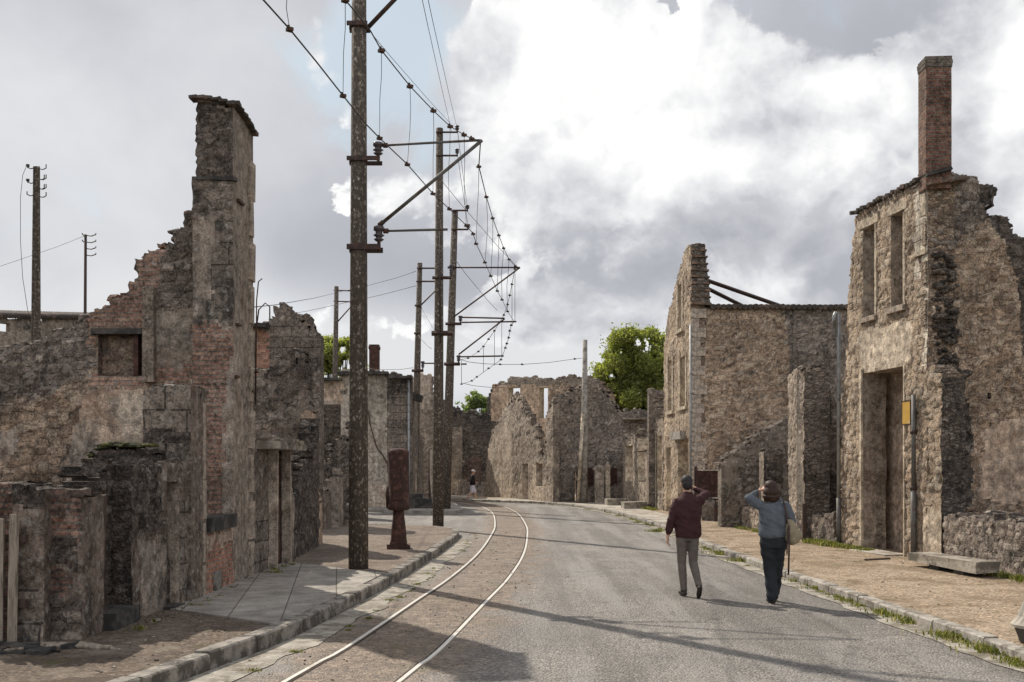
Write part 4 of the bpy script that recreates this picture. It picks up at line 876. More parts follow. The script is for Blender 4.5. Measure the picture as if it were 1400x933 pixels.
# ---------------------------------------------------------------- right side, far to near
def post_box(x0, y, w_, d_, top_px, name, mat, par, cap=False):
    x = cx(x0, y); z = atz(top_px, y); mb = MB(); mb.box((x, y, 0), (w_, d_, z), 0, 0, .012, rnd)
    if cap: mb.lathe((x, y, z-.01), [(w_*.75, 0), (w_*.7, .12), (.03, .3)], 4, smooth=False)
    return mb.build(name, [mat], par)
t = ruin('capped stone gate piers with a low wall and rusty gate leaves at the bend', 'gate', (4.8, 50), 'gate_piers')
post_box(819, 49.6, .44, .44, 643, 'pier', 'quoin', t, True); post_box(831, 48.8, .2, .3, 640, 'pier', 'quoin_lit', t, True)
wall('low_wall', (cx(800, 50.1), 50.1), (cx(814, 49.8), 49.8), [(800, 700), (800, 664), (815, 664), (815, 700)], .3, 'rub_grey', t, cell=.12)
wall('low_wall', (cx(832, 49.3), 49.3), (cx(846, 49.3), 49.3), [(832, 700), (832, 668), (846, 668), (846, 700)], .3, 'rub_grey', t, cell=.12)
for x0 in (806, 838):
    mb = MB(); y = 49.9 if x0 == 806 else 49.4
    for k in range(8): mb.box((cx(x0-5+k*1.5, y), y, .9), (.02, .02, .95))
    mb.box((cx(x0, y), y, 1.8), (.42, .03, .04)); mb.box((cx(x0, y), y+.02, .95), (.42, .03, .85)); mb.build('gate_leaf', ['rust'], t)
t = ruin('roofless front with thin stone window posts, left of the tall door pilasters', 'ruined house', (5.6, 47), 'ruined_house')
SL = lambda y: 5.45+(49-y)*.12                         # street line of this stretch
wall('front_wall', (SL(49), 49), (SL(43.3), 43.3), [(0, -.1), (0, 3.3), (.35, 3.4), (.5, 3.1), (1.2, 3.0), (2.3, 3.3), (2.8, 3.5), (3.4, 3.2), (4.2, 2.2), (5.7, 2.3), (5.7, -.1)], .5, 'rub_plas_lit', t, cell=.1, px=False,
     holes=[rect(.55, 1.2, 2.1, 2.9), rect(3.1, 1.2, 4.4, 4.0)], reveal='quoin_lit')
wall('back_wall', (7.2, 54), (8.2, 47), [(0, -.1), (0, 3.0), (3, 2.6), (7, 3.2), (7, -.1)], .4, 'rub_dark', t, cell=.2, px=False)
mb = MB(); mb.tube([(SL(46), 46.2, 2.6), (SL(44.5), 44.4, 2.62)], .04, 6); mb.build('iron_beam', ['steel'], t)
g_ = 'stone blocks set on the far right pavement'
for px, py, w_, lab in ((842, 690.5, .95, 'low rectangular stone block on the far pavement, nearer the gate piers'), (867, 695, 1.0, 'low rectangular stone block on the far pavement, nearer the man')):
    x, y = gp(px, py, .12); mb = MB(); mb.box((x, y, .1), (w_, .7, .3), .1, 0, .02, rnd); tag(mb.build('stone_block', ['slab']), lab, 'stone block', g_)
t = ruin('narrow pale stone front with tall door pilasters and a square chimney stub on top', 'ruined house', (6.2, 42), 'ruined_house')
wall('street_wall', (6.02, 43.2), (6.2, 40.75), [(0, -.1), (0, 4.9), (.2, 5.05), (.9, 5.1), (1.0, 3.9), (2.45, 3.8), (2.45, -.1)], .5, 'rub_plas_lit', t, cell=.09, px=False, end='rub_lit', holes=[rect(1.35, .9, 2.15, 3.2)], reveal='quoin_lit', zones=[('ashlar_pale', rect(.55, 0, 1.3, 3.4)), ('rub_lit', rect(0, 0, .55, 5))])
A, B = facing(887, 912, 42.3)
wall('cross_wall', A, B, [(887, 700), (887, 534), (905, 534), (906, 560), (912, 562), (912, 700)], .45, 'rub_grey', t, cell=.1, rough=.06)
for y, mt in ((42.95, 'quoin_lit'), (42.0, 'ashlar_pale')): mb = MB(); mb.box((6.04+(43.2-y)*.07, y, .1), (.16, .26, 3.2), 0, 0, .01, rnd); mb.build('pilaster', [mt], t)

# the gabled house H
t = ruin('roofless stone house with a tiled half gable, rusty beams and a broad side wall', 'stone house', (7, 35), 'gabled_house')
HA, HB = (6.17, 40.6), (6.32, 35.1)
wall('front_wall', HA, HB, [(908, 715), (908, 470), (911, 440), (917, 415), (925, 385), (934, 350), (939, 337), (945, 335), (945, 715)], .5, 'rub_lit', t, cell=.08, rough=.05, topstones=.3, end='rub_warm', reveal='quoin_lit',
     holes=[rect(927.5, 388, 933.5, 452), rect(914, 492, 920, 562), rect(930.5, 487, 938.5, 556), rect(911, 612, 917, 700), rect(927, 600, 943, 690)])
sd_ = Vector((5.5, .15, 0)).normalized(); HC = (HB[0]+sd_.x*6.6, HB[1]+sd_.y*6.6)
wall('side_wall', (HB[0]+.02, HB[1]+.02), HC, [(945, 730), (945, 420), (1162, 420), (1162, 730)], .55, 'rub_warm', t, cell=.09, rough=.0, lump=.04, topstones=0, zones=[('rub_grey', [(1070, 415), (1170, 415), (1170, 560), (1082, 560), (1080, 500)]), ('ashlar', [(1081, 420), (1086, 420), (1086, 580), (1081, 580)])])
wall('rear_fill', (6.9, 36.5), (6.7, 41.5), [(0, -.1), (0, 3.4), (5, 3.4), (5, -.1)], .3, 'pl_cream', t, cell=.3, px=False, topstones=0)
mb = MB()                                               # stepped tile weathering on the half gable
for k in range(9):
    z = 7.62+k*.235; w_ = .68-.022*k; mb.box((HB[0]+w_/2-.0, HB[1]+.3, z), (w_+.03, .85, .06), .03, 0, .015, rnd, tilt=.05); mb.box((HB[0]+w_/2-.02, HB[1]+.33, z+.05), (w_-.05, .8, .2), .03, 1, .03, rnd)
mb.build('gable_coping', ['tile', 'rub_grey'], t)
mb = MB(); L_ = 6.4; k = 30
for i in range(k):
    f = (i+.5)/k; x = HB[0]+.65+(L_-.7)*f; mb.tube([(x, HB[1]-.16+.15*f, 7.53+rnd.uniform(-.015, .015)), (x, HB[1]+.9, 7.66)], [.095, .08], 8)
mb.build('tile_row', ['tile_dark'], t)
for k in range(22):                                     # corner quoins
    mb = MB(); w_ = (.5 if k % 2 else .3)+rnd.uniform(-.06, .08); mb.box((HB[0]+w_/2-.01, HB[1]+.125, .1+k*.335), (w_, .3, .325), .027, 0, .012, rnd); mb.build('quoin', ['quoin'], t)
mb = MB(); mb.tube([(HB[0]-.04, HB[1]-.09, .1), (HB[0]-.04, HB[1]-.09, 6.9)], .035, 8); mb.build('downpipe', ['zinc'], t)
mb = MB(); mb.box((6.2, 37.0, atz(601, 36.6)), (.3, 2.0, .3), .03, 0, .01, rnd); mb.build('door_lintel', ['kerb'], t)
for (a_, b_, ya) in (((962, 382), (1068, 419), 35.6), ((962, 392), (1018, 420), 35.4)):
    p = P3(*a_, ya); q = P3(*b_, ya+.6); mb = MB(); mb.tube([p, q], .075, 4, smooth=False); mb.build('roof_beam', ['steel'], t)
for hx0, hy in (((913.5, 920.5), 563), ((930, 939), 557), ((927, 934), 453)):
    p = wuv(HA, HB, hx0[0], hy); q = wuv(HA, HB, hx0[1], hy); mb = MB(); mb.box(((p.x+q.x)/2-.02, (p.y+q.y)/2, p.z-.14), (.16, abs(p.y-q.y)+.25, .12), .03); mb.build('window_sill', ['quoin_lit'], t)
    for pp in (p, q):
        zt = {563: 492, 557: 487, 453: 388}[hy]; z2 = atz(zt, pp.y); mb = MB(); mb.box((pp.x-.015, pp.y, p.z-.02), (.06, .2, z2-p.z+.15), .03, 0, .004, rnd); mb.build('window_surround', ['quoin_lit'], t)
# gate beside the gabled house
t = thing('garden_gate', 'rust-brown sheet iron gate on a low wall, between the man and the gabled house', 'gate', (6.9, 33.4, 0))
wall('low_wall', (6.35, 33.2), (cx(988, 32.5), 32.5), [(0, -.1), (0, .75), (.8, .72), (.9, -.1)], .3, 'rub_plas', t, cell=.1, px=False)
mb = MB(); x0, x1 = cx(953, 33.3), cx(984, 33.3)
mb.box(((x0+x1)/2, 33.3, atz(684, 33.3)), (x1-x0, .03, .98)); 
for k in range(6): mb.box((x0+(x1-x0)*k/5, 33.27, atz(686, 33.3)), (.035, .035, 1.12))
mb.build('sheet', ['rust'], t)
mb = MB(); mb.box(((x0+x1)/2, 33.26, atz(644, 33.3)), (x1-x0, .05, .05), 0); mb.box(((x0+x1)/2, 33.26, atz(682, 33.3)), (x1-x0, .05, .05)); mb.build('gate_rails', ['quoin'], t)
for px_, y_ in ((951, 33.4), (987, 31.9)): mb = MB(); mb.box((cx(px_, y_), y_, 0), (.09, .09, atz(638, y_)), 0, 0, .004, rnd); mb.build('post', ['steel'], t)
for px_, tp in ((978, 690),): mb = MB(); mb.box((cx(px_, 32.6), 32.6, 0), (.1, .1, atz(tp, 32.6))); mb.build('stub_post', ['steel'], t)
# sloping wall and small pier
t = ruin('dark cross wall with a top sloping up to the right, behind the woman', 'wall', (7.3, 30), 'sloping_rubble_wall')
A, B = facing(986, 1084, 29.6)
wall('wall', A, B, [(986, 740), (986, 634), (992, 627), (1002, 622), (1016, 612), (1030, 601), (1046, 590), (1060, 584), (1076, 574), (1084, 572), (1084, 740)], .5, 'rub_plas', t, cell=.075, rough=.04, topstones=1)
mb = MB(); lp = [(986, 630), (1002, 621), (1016, 611), (1030, 600), (1046, 589), (1060, 583), (1076, 573)]
for (a0, b0), (a1, b1) in zip(lp[:-1], lp[1:]): p = P3(a0, b0-1, 29.75); q = P3(a1, b1-1, 29.75); mb.tube([p+Vector((-.02, 0, -.03)), q+Vector((.02, 0, -.03))], .11, 5, smooth=False)
mb.build('coping', ['rub_grey'], t)
t = ruin('small dark-faced square pier against the sloping wall', 'pillar', (7.7, 28.6), 'stone_pier')
A, B = (cx(1044, 28.4), 28.4), (cx(1074, 28.4), 28.4)
wall('pier', A, B, [(1044, 740), (1044, 618), (1058, 615), (1070, 617), (1074, 740)], .5, 'rub_dark', t, cell=.06, rough=.05, end='rub_plas_lit', topstones=.6)  # left end paler than the front: sunlight put into its colour
t = ruin('low lit rubble wall along the pavement, running behind the woman', 'wall', (6.85, 28.5), 'low_wall')
wall('wall', (6.75, 30.8), (7.05, 26.3), [(0, -.1), (0, .62), (1.5, .7), (3, .66), (4.5, .72), (4.5, -.1)], .35, 'rub_plas_lit', t, cell=.07, px=False, topstones=.8)
post_box(1006, 29.9, .22, .16, 672, 'post', 'quoin', t)
# thick pier wall
t = ruin('thick tall wall stump with a sunlit street face and a flat broken top', 'wall', (7.5, 25), 'wall_stump')
PA, PB_ = (7.34, 26.4), (7.14, 24.3)
wall('street_wall', PA, PB_, [(0, -.1), (0, 4.3), (.6, 4.35), (1.3, 4.4), (2.11, 4.3), (2.11, -.1)], .6, 'rub_plas_lit', t, cell=.06, px=False, rough=.06, topstones=1, end='rub_grey')
A, B = (7.16, 24.32), (8.7, 24.55)
wall('cross_wall', A, B, [(1101, 760), (1101, 503), (1120, 500), (1127, 503), (1136, 535), (1147, 560), (1190, 570), (1190, 760)], .5, 'rub_plas', t, cell=.06, rough=.08, topstones=.8, zones=[('rub_dark', rect(1105, 500, 1135, 580)), ('rub_dark', rect(1112, 650, 1180, 700)), ('rub_dark', rect(1103, 665, 1113, 745))])
mb = MB(); mb.box((7.02, 23.9, 0), (.09, .09, 1.02)); mb.build('iron_post', ['steel'], t)
t = ruin('short low grey wall between the thick stump and the chimney house', 'wall', (7.4, 23.5), 'low_wall')
wall('wall', (7.28, 24.2), (7.42, 22.9), [(0, -.1), (0, .78), (.6, .72), (1.3, .8), (1.3, -.1)], .35, 'rub_plas', t, cell=.06, px=False, topstones=.8)

# the chimney house
t = ruin('tall narrow stone ruin with two slit windows, a high doorway and a brick chimney', 'stone house', (8, 20), 'chimney_house')
A, B = (7.42, 22.8), (7.967, 19.1)
RF = lambda px_, py_: wuv(A, B, px_, py_)
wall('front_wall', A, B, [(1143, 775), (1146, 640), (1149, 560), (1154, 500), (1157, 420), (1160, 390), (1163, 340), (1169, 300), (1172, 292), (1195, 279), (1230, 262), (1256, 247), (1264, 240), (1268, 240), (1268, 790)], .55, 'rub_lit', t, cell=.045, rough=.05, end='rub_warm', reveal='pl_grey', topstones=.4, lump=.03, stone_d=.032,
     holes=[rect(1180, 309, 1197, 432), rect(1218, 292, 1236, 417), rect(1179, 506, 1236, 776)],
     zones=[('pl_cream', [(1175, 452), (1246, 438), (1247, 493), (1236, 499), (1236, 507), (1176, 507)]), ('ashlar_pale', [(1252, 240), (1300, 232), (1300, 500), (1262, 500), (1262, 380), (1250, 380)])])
wall('corner_base', (7.94, 19.14), (8.04, 18.64), [(1262, 800), (1262, 505), (1272, 500), (1280, 508), (1287, 516), (1287, 800)], .5, 'rub_lit', t, cell=.055, rough=.02, end='rub_dark', topstones=.3, lump=.03, zones=[('pl_cream', rect(1255, 694, 1295, 800))])
def on_wall(name, px0, py0, px1, py1, mat, proud=.03, depth=.12, jit=.006):
    p = RF(px0, py1); q = RF(px1, py1); r_ = RF((px0+px1)/2, py0); s_ = RF((px0+px1)/2, py1); mid = (p+q)/2; L_ = (q-p).xy.length if False else math.hypot(q.x-p.x, q.y-p.y)
    tdir = (Vector(B)-Vector(A)).normalized(); nn = Vector((tdir.y, -tdir.x));
    if nn.dot(-Vector(A)) < 0: nn = -nn
    c = (mid.x+nn.x*(proud-depth/2), mid.y+nn.y*(proud-depth/2), s_.z); mb = MB()
    mb.box(c, (L_, depth, r_.z-s_.z), math.atan2(tdir.y, tdir.x), 0, jit, rnd); return mb.build(name, [mat], t)
for (x0, yt, x1, yb) in ((1176, 302, 1201, 309), (1214, 280, 1240, 291)): on_wall('lintel', x0, yt-5, x1, yb, 'quoin_lit', .02)
for (x0, y0_, x1, y1_) in ((1178, 433, 1199, 440), (1214, 419, 1238, 427)): on_wall('window_sill', x0, y0_, x1, y1_, 'quoin', .07, .4)
for (x0, x1, y0_, y1_) in ((1197, 1199.5, 306, 432), (1236, 1238.5, 290, 417), (1236.5, 1238, 500, 778), (1176.5, 1179, 506, 772)): on_wall('window_surround' if y1_ < 500 else 'door_jamb', x0, y0_, x1, y1_, 'quoin_lit', .03, .08, .002)
for k, (x0, x1, y0_, y1_) in enumerate(((1258, 1267, 266, 296), (1262, 1267, 303, 336), (1251, 1266, 343, 349), (1261, 1267, 358, 388), (1253, 1266, 399, 404), (1261, 1267, 412, 444))): on_wall('quoin', x0, y0_, x1, y1_, 'rub_lit' if k % 2 else 'quoin_lit', .03, .1, .015)
# side wall in shade
tdir = (Vector(B)-Vector(A)).normalized(); prp = Vector((-tdir.y, tdir.x))
if prp.x < 0: prp = -prp
SA = (B[0]+.02, B[1]+.03); SB = (SA[0]+prp.x*5.2, SA[1]+prp.y*5.2)
wall('side_wall', SA, SB, [(1268, 800), (1268, 240), (1285, 234), (1298, 228), (1308, 230), (1312, 236), (1330, 240), (1338, 247), (1346, 258), (1352, 262), (1357, 280), (1366, 292), (1378, 296), (1380, 312), (1388, 318), (1392, 332), (1404, 342), (1412, 362), (1430, 380), (1450, 430), (1500, 470), (1500, 800)], .55, 'rub_warm', t, cell=.05, rough=.13, lump=.04, topstones=1.1, bsize=(.34, .2),
     zones=[('pl_tan', [(1345, 590), (1420, 560), (1500, 640), (1400, 690), (1340, 680)]), ('rub_dark', [(1335, 235), (1420, 300), (1460, 420), (1440, 560), (1405, 500), (1390, 380), (1370, 330), (1345, 290)]), ('rub_grey', [(1267, 235), (1330, 235), (1350, 300), (1300, 340), (1267, 360)]), ('rub_dark', [(1272, 355), (1302, 360), (1304, 440), (1310, 500), (1328, 600), (1330, 690), (1290, 700), (1284, 520)])], holes=[rect(1350, 537, 1355, 546)])
# torn stub of a cross wall sticking out of the corner
mb = MB()
for i in range(230):
    f = rnd.random(); z = .85+f*5.1; lo = .02+(.1 if z > 3.7 else .32); wd_ = .42 if 3.6 < z < 5.6 else .34
    x = SA[0]+lo+rnd.uniform(0, wd_); y = SA[1]+rnd.uniform(-.07, .06); r_ = rnd.uniform(.035, .095); n0 = len(mb.V)
    mb.lathe((x, y, z), [(r_*.35, 0), (r_*.9, r_*.3), (r_, r_*.7), (r_*.8, r_*1.1), (r_*.25, r_*1.35)], 7, smooth=True)
    for q in range(n0, len(mb.V)):
        vx = mb.V[q]; mb.V[q] = (x+(vx[0]-x)*rnd.uniform(1.0, 1.7), vx[1]+rnd.uniform(-.02, .02), vx[2]+rnd.uniform(-.02, .02))
mb.build('torn_masonry', ['rub_dark'], t)
wall('far_wall', (7.95, 23.15), (12.3, 23.9), [(0, -.1), (0, 3.4), (2, 3.2), (4.8, 3.6), (4.8, -.1)], .4, 'rub_dark', t, cell=.12, px=False)
wall('inner_wall', (8.25, 22.25), (8.5, 20.6), [(0, -.1), (0, 4.4), (1.2, 4.3), (1.4, 3.5), (1.66, 3.2), (1.66, -.1)], .2, 'pl_tan', t, cell=.1, px=False, topstones=.2)
# chimney
mb = MB(); y = 18.75; x0 = cx(1266, 19.0); x1 = cx(1301, 19.0); zb = atz(236, 19.0)-.3; zt = atz(78, 19.0)
ch = wall('chimney', (x0+.0, 19.0), (x1, 19.0), [(0, zb), (0, zt), (x1-x0, zt), (x1-x0, zb)], .36, 'brick_chim', t, cell=.08, px=False, rough=0, topstones=0, z0=zb, lump=.008)
mb = MB(); rz_ = 0
for (dz, gr, hh) in ((-.02, .012, .075), (.055, .018, .07)): mb.box(((x0+x1)/2, 19.18, zt-.17+dz), ((x1-x0)+gr*2, .36+gr*2, hh), 0, 0, .004, rnd)
mb.box(((x0+x1)/2, 19.18, zt-.05), ((x1-x0)+.02, .38, .06), 0, 0, .01, rnd); mb.build('chimney_cap', ['brick_soot'], t)
mb = MB(); mb.box(((x0+x1)/2+.0, 19.12, zb+.27), (.5, .4, .07), 0, 0, .02, rnd, tilt=-.22); mb.build('flashing', ['slab_dark'], t)
mb = MB()
for i in range(7): mb.box((x0+.1+i*.1, 19.0+rnd.uniform(-.02, .05), zb+.05+i*.014), (.16, .3, .04), 0, 0, .012, rnd, tilt=-.2)
mb.build('flashing_tiles', ['tile'], t)
mb = MB()
for i in range(22):                                     # eaves tiles along the broken front top
    f = i/21; p = RF(1170+f*88, 293-f*47); mb.tube([(p.x-.1+rnd.uniform(-.03, .03), p.y, p.z+.01+rnd.uniform(-.03, .02)), (p.x+.42, p.y+.05, p.z+.09)], [.045, .045], 6)
mb.build('eaves_tiles', ['tile_dark'], t)
# pipes and sign
mb = MB(); p = RF(1151, 760); zt2 = atz(428, p.y); xx, yy = p.x-.07, p.y
mb.tube([(xx-.1, yy, atz(458, yy)), (xx-.1, yy, zt2-.06), (xx-.07, yy, zt2), (xx-.02, yy, zt2+.01), (xx, yy, zt2-.08), (xx, yy, 1.2)], .045, 8); mb.tube([(xx, yy, 1.2), (xx, yy, .1)], .055, 8, 1)
mb.build('downpipe', ['zinc', 'zinc_old'], t)
mb = MB(); p = RF(1254, 770); mb.tube([(p.x-.07, p.y, atz(540, p.y)), (p.x-.07, p.y, 1.5)], .045, 8, 0); mb.tube([(p.x-.07, p.y, 1.5), (p.x-.07, p.y, .1)], .06, 8, 1); mb.build('downpipe', ['zinc_old', 'zinc_old'], t)
mb = MB(); mb.tube([(p.x-.07, p.y, z_) for z_ in (2.55, 2.62)], .065, 8); mb.tube([(p.x-.07, p.y, z_) for z_ in (1.45, 1.53)], .075, 8); mb.build('pipe_collar', ['steel'], t)
p = RF(1245, 580); q = RF(1245, 549); sg = thing('enamel_sign', 'small upright yellow enamel sign plate fixed beside the high doorway', 'sign', (p.x-.06, p.y, p.z))
ang = math.atan2(tdir.y, tdir.x)
mb = MB(); mb.box((p.x-.08, p.y, p.z), (.3, .02, q.z-p.z), ang); mb.build('plate', ['sign'], sg)
mb = MB()
for z_ in (p.z-.015, q.z-.005): mb.box((p.x-.08, p.y, z_), (.33, .03, .02), ang)
for s_ in (-1, 1): mb.box((p.x-.08+math.cos(ang)*.155*s_, p.y+math.sin(ang)*.155*s_, p.z), (.02, .03, q.z-p.z), ang)
mb.build('frame', ['steel'], sg)
# threshold, bench slab, low wall
p = gp(1212, 776, .12); mb = MB(); mb.box((7.62, 20.75, .1), (.5, 1.5, .035), ang+R(90), 0, .01, rnd); tag(mb.build('threshold', ['pave_far']), 'pale flat threshold slab in front of the high doorway', 'step')
t = thing('slab_bench', 'long thick stone slab step against the foot of the low wall at right', 'step', (7.7, 17.2, 0))
q0 = gp(1248, 781, .12); q1 = gp(1320, 806, .12)
BL = Vector((7.45, 18.0)); d_ = Vector((.1, -1)).normalized()
mb = MB(); mb.box((7.55, 17.1, .19), (.44, 2.0, .17), R(8.5), 0, .02, rnd); mb.build('slab', ['slab'], t)
for y_ in (17.9, 16.3): mb = MB(); mb.box((7.6+.05*(17-y_), y_*.5+8.5, .08), (.34, .3, .12), R(8), 0, .02, rnd); mb.build('support', ['slab_dark'], t)
t = ruin('waist-high rough grey rubble wall running out of frame at right', 'wall', (8.6, 16), 'low_wall')
wall('wall', (8.02, 18.5), (8.62, 12.6), [(0, -.1), (0, 1.02), (1.5, 1.04), (3, 1.0), (4.2, .97), (5.9, .9), (5.9, -.1)], .4, 'rub_grey', t, cell=.05, px=False, rough=.04, lump=.03, stone_d=.03, topstones=.8)
# fluted pedestal at the frame's right edge
fx, fy = gp(1416, 878, .12); t = thing('fluted_pedestal', 'pale fluted tapering pedestal cut off by the right edge of the picture', 'pedestal', (fx, fy, .12))
mb = MB(); n = 32; prof = [(.22, .15), (.23, .18), (.17, .26), (.12, .4), (.1, .55), (.085, .68), (.11, .71), (.11, .75)]; base = len(mb.V)
for r_, z in prof:
    for j in range(n): a_ = 2*math.pi*j/n; rr = r_*(1-.09*(j % 2)*(1 if .18 < z < .7 else 0)); mb.V.append((fx+rr*math.cos(a_), fy+rr*math.sin(a_), .12+z))
for i in range(len(prof)-1):
    for j in range(n): mb.F.append((base+i*n+j, base+i*n+(j+1) % n, base+(i+1)*n+(j+1) % n, base+(i+1)*n+j)); mb.m.append(0); mb.s.append(False)
mb.build('column', ['pave_far'], t); mb = MB(); mb.lathe((fx, fy, .12), [(.16, 0), (.18, .06), (.215, .15)], 8, smooth=False); mb.build('foot', ['slab_dark'], t)

# ---------------------------------------------------------------- rusty street pump
bx_, by_ = gp(545, 751, .145); t = thing('street_pump', 'rust-red pillar pump with a domed cylinder head on a tapering foot', 'pump', (bx_, by_, .14)); s_ = FP/by_
mb = MB(); mb.box((bx_, by_, .14), (.5, .42, .1), .1, 0, .02, rnd); mb.box((bx_, by_, .22), (.36, .34, .07), .1, 0, .015, rnd); mb.build('plinth', ['rust'], t)
mb = MB(); mb.lathe((bx_, by_, .28), [(.19, 0), (.17, .08), (.155, .3), (.125, .55), (.115, .68), (.16, .72)], 10, smooth=False); mb.build('foot', ['rust'], t)
mb = MB(); mb.lathe((bx_, by_, .98), [(.2, 0), (.235, .02), (.235, .12), (.222, .13), (.222, 1.2), (.225, 1.22), (.215, 1.26), (.17, 1.3), (.08, 1.32)], 24); mb.build('cylinder', ['rust'], t)
mb = MB(); mb.tube([(bx_-.23, by_-.02, 1.02), (bx_-.25, by_-.03, 1.3), (bx_-.225, by_-.02, 1.5)], .03, 6); mb.build('handle', ['steel'], t)
mb = MB(); mb.box((bx_, by_-.228, 1.2), (.2, .012, .85)); mb.build('door_plate', ['rust'], t)
# ---------------------------------------------------------------- poles, brackets, wires
def pole_obj(name, label, cat, base_px, y, top_px, r0, r1, mat='conc_pole', group=None, base_z=0.0, kind='round', xb=None):
    """base_px/top_px: photo columns/rows of foot and head"""
    b0 = Vector((cx(base_px[0], y), y, base_z)); t0 = P3(top_px[0], top_px[1], y)
    t = thing(name, label, cat, tuple(b0), group); mb = MB()
    if kind == 'round': mb.tube([b0-Vector((0, 0, .1)), b0.lerp(t0, .5), t0], [r0, (r0+r1)/2, r1], 12)
    else:                                               # precast pole with a slotted web
        ax = (t0-b0)
        for sx in (-1, 1):
            mb.tube([b0+Vector((sx*r0*.75, 0, -.1)), t0+Vector((sx*r1*.6, 0, 0))], [r0*.5, r1*.5], 4, smooth=False)
        mb.tube([b0.lerp(t0, .52), t0], [r0*.7, r1*.6], 4, smooth=False)
        k = 16
        for i in range(k):
            if i > 8: break
            p = b0+ax*((i+.3)/k); q = b0+ax*((i+.68)/k); w_ = r0+(r1-r0)*i/k
            mb.add([(p.x-w_*.6, y-.03, p.z), (p.x+w_*.6, y-.03, p.z), (q.x+w_*.6, y-.03, q.z), (q.x-w_*.6, y-.03, q.z), (p.x-w_*.6, y+.03, p.z), (p.x+w_*.6, y+.03, p.z), (q.x+w_*.6, y+.03, q.z), (q.x-w_*.6, y+.03, q.z)], [(0, 1, 2, 3), (4, 7, 6, 5), (3, 2, 6, 7), (0, 4, 5, 1)])
    mb.build('shaft', [mat], t, origin=tuple(b0)); return t
def bar(t, y, a_, b_, th=.05, name='bracket', mat='steel', n=4, yo=0, r=None):
    mb = MB(); mb.tube([P3(*a_, y+yo), P3(*b_, y+yo)], r or th, n, smooth=n > 4); return mb.build(name, [mat], t)
def insul(t, y, px_, py0, py1, r_, name='insulator'):
    """stacked porcelain sheds from py0 (top) to py1 (foot)"""
    p = P3(px_, py1, y); hh = atz(py0, y)-atz(py1, y); mb = MB()
    mb.lathe(tuple(p), [(r_*.3, 0), (r_*.3, hh*.3), (r_*.55, hh*.32), (r_*.9, hh*.4), (r_*.5, hh*.45), (r_*.55, hh*.5), (r_, hh*.58), (r_*.6, hh*.64), (r_*.6, hh*.75), (r_*.95, hh*.8), (r_*.9, hh*.97), (r_*.4, hh)], 12)
    return mb.build(name, ['insul'], t)
# pole 1
y1 = 17.1; gname = 'tram line poles along the left kerb'
t = pole_obj('tram_pole', 'tallest concrete tram pole at the near corner of the left pavement, foot by the flagstones', 'pole', (490, 790), y1, (491, -130), .172, .118, group=gname, base_z=.14)
for py, x0, x1 in ((37, 476, 504), (220, 476, 521), (340, 476, 522)):
    mb = MB(); z = atz(py, y1); xa = cx(x0, y1); xb = cx(x1, y1); hh = .09 if py > 300 else .07
    for yo in (-.15, .15): mb.box(((xa+xb)/2, y1+yo, z-hh/2), (xb-xa, .03, hh))
    mb.tube([(cx(490, y1), y1, z-hh/2-.01), (cx(490, y1), y1, z+hh/2+.01)], .16, 14); mb.build('bracket', ['steel'], t)
insul(t, y1, 517, 195, 220, .095); insul(t, y1, 518, 309, 340, .1)
mb = MB(); mb.tube([P3(518, 345, y1), P3(518, 330, y1)], .03, 6); mb.build('insulator_pin', ['steel'], t)
for a_, b_, r_ in (((524, 199), (656, 192), .022), ((519, 308), (659, 192), .032), ((524, 316), (612, 314), .022), ((504, 37), (575, -38), .04)): bar(t, y1, a_, b_, name='arm', n=8, r=r_, mat='zinc_old' if r_ < .04 else 'steel')
mb = MB(); mb.tube([P3(524, 199, y1), P3(530, 199, y1)], .045, 8); mb.tube([P3(524, 316, y1), P3(531, 316, y1)], .045, 8); mb.tube([P3(518, 309, y1), P3(524, 303, y1)], .045, 8); mb.build('arm_socket', ['steel'], t)
mb = MB(); mb.tube([P3(497, 220, y1-.16), P3(499, 420, y1-.17), P3(498, 520, y1-.17)], .008, 5); mb.build('ground_wire', ['wire'], t)
# pole 2
y2 = 30.2
t = pole_obj('tram_pole', 'second tram pole, slender and upright, foot at the rounded kerb corner', 'pole', (599, 726), y2, (601, 176), .17, .105, group=gname, base_z=.14)
for py, x0, x1, th in ((181, 596, 626, .03), (213, 596, 626, .03), (380, 591, 617, .05), (456, 590, 619, .08)): bar(t, y2, (x0, py), (x1, py), th, yo=-.12)
for py in (181, 213): insul(t, y2-.12, 625, py-9, py, .07)
insul(t, y2-.12, 616.5, 362, 380, .06); bar(t, y2, (601, 310), (602, 470), .02, 'ground_wire', 'wire', 5, -.16)
# pole 3
y3 = 42.0
t = pole_obj('tram_pole', 'third tram pole, leaning slightly right, carrying the double arms', 'pole', (609, 702), y3, (622, 288), .21, .13, group=gname)
for py, x0, x1, th in ((288, 618, 640, .04), (314, 617, 640, .04), (443, 609, 631, .06), (498, 607, 629, .07), (366, 612, 622, .05)): bar(t, y3, (x0, py), (x1, py), th, yo=-.17)
for px_, p0, p1 in ((639, 281, 288), (640, 307, 314), (629.5, 432, 443), (627, 486, 498), (617.5, 362, 372)): insul(t, y3-.17, px_, p0, p1, .1)
for a_, b_ in (((618, 366), (711, 366)), ((621, 433), (711, 366)), ((630, 434), (690, 435.5)), ((631, 441), (706, 440)), ((627, 485), (690, 436)), ((628, 488), (688, 487)), ((630, 498), (638, 498))): bar(t, y3, a_, b_, name='arm', n=6, r=.034, yo=-.1)
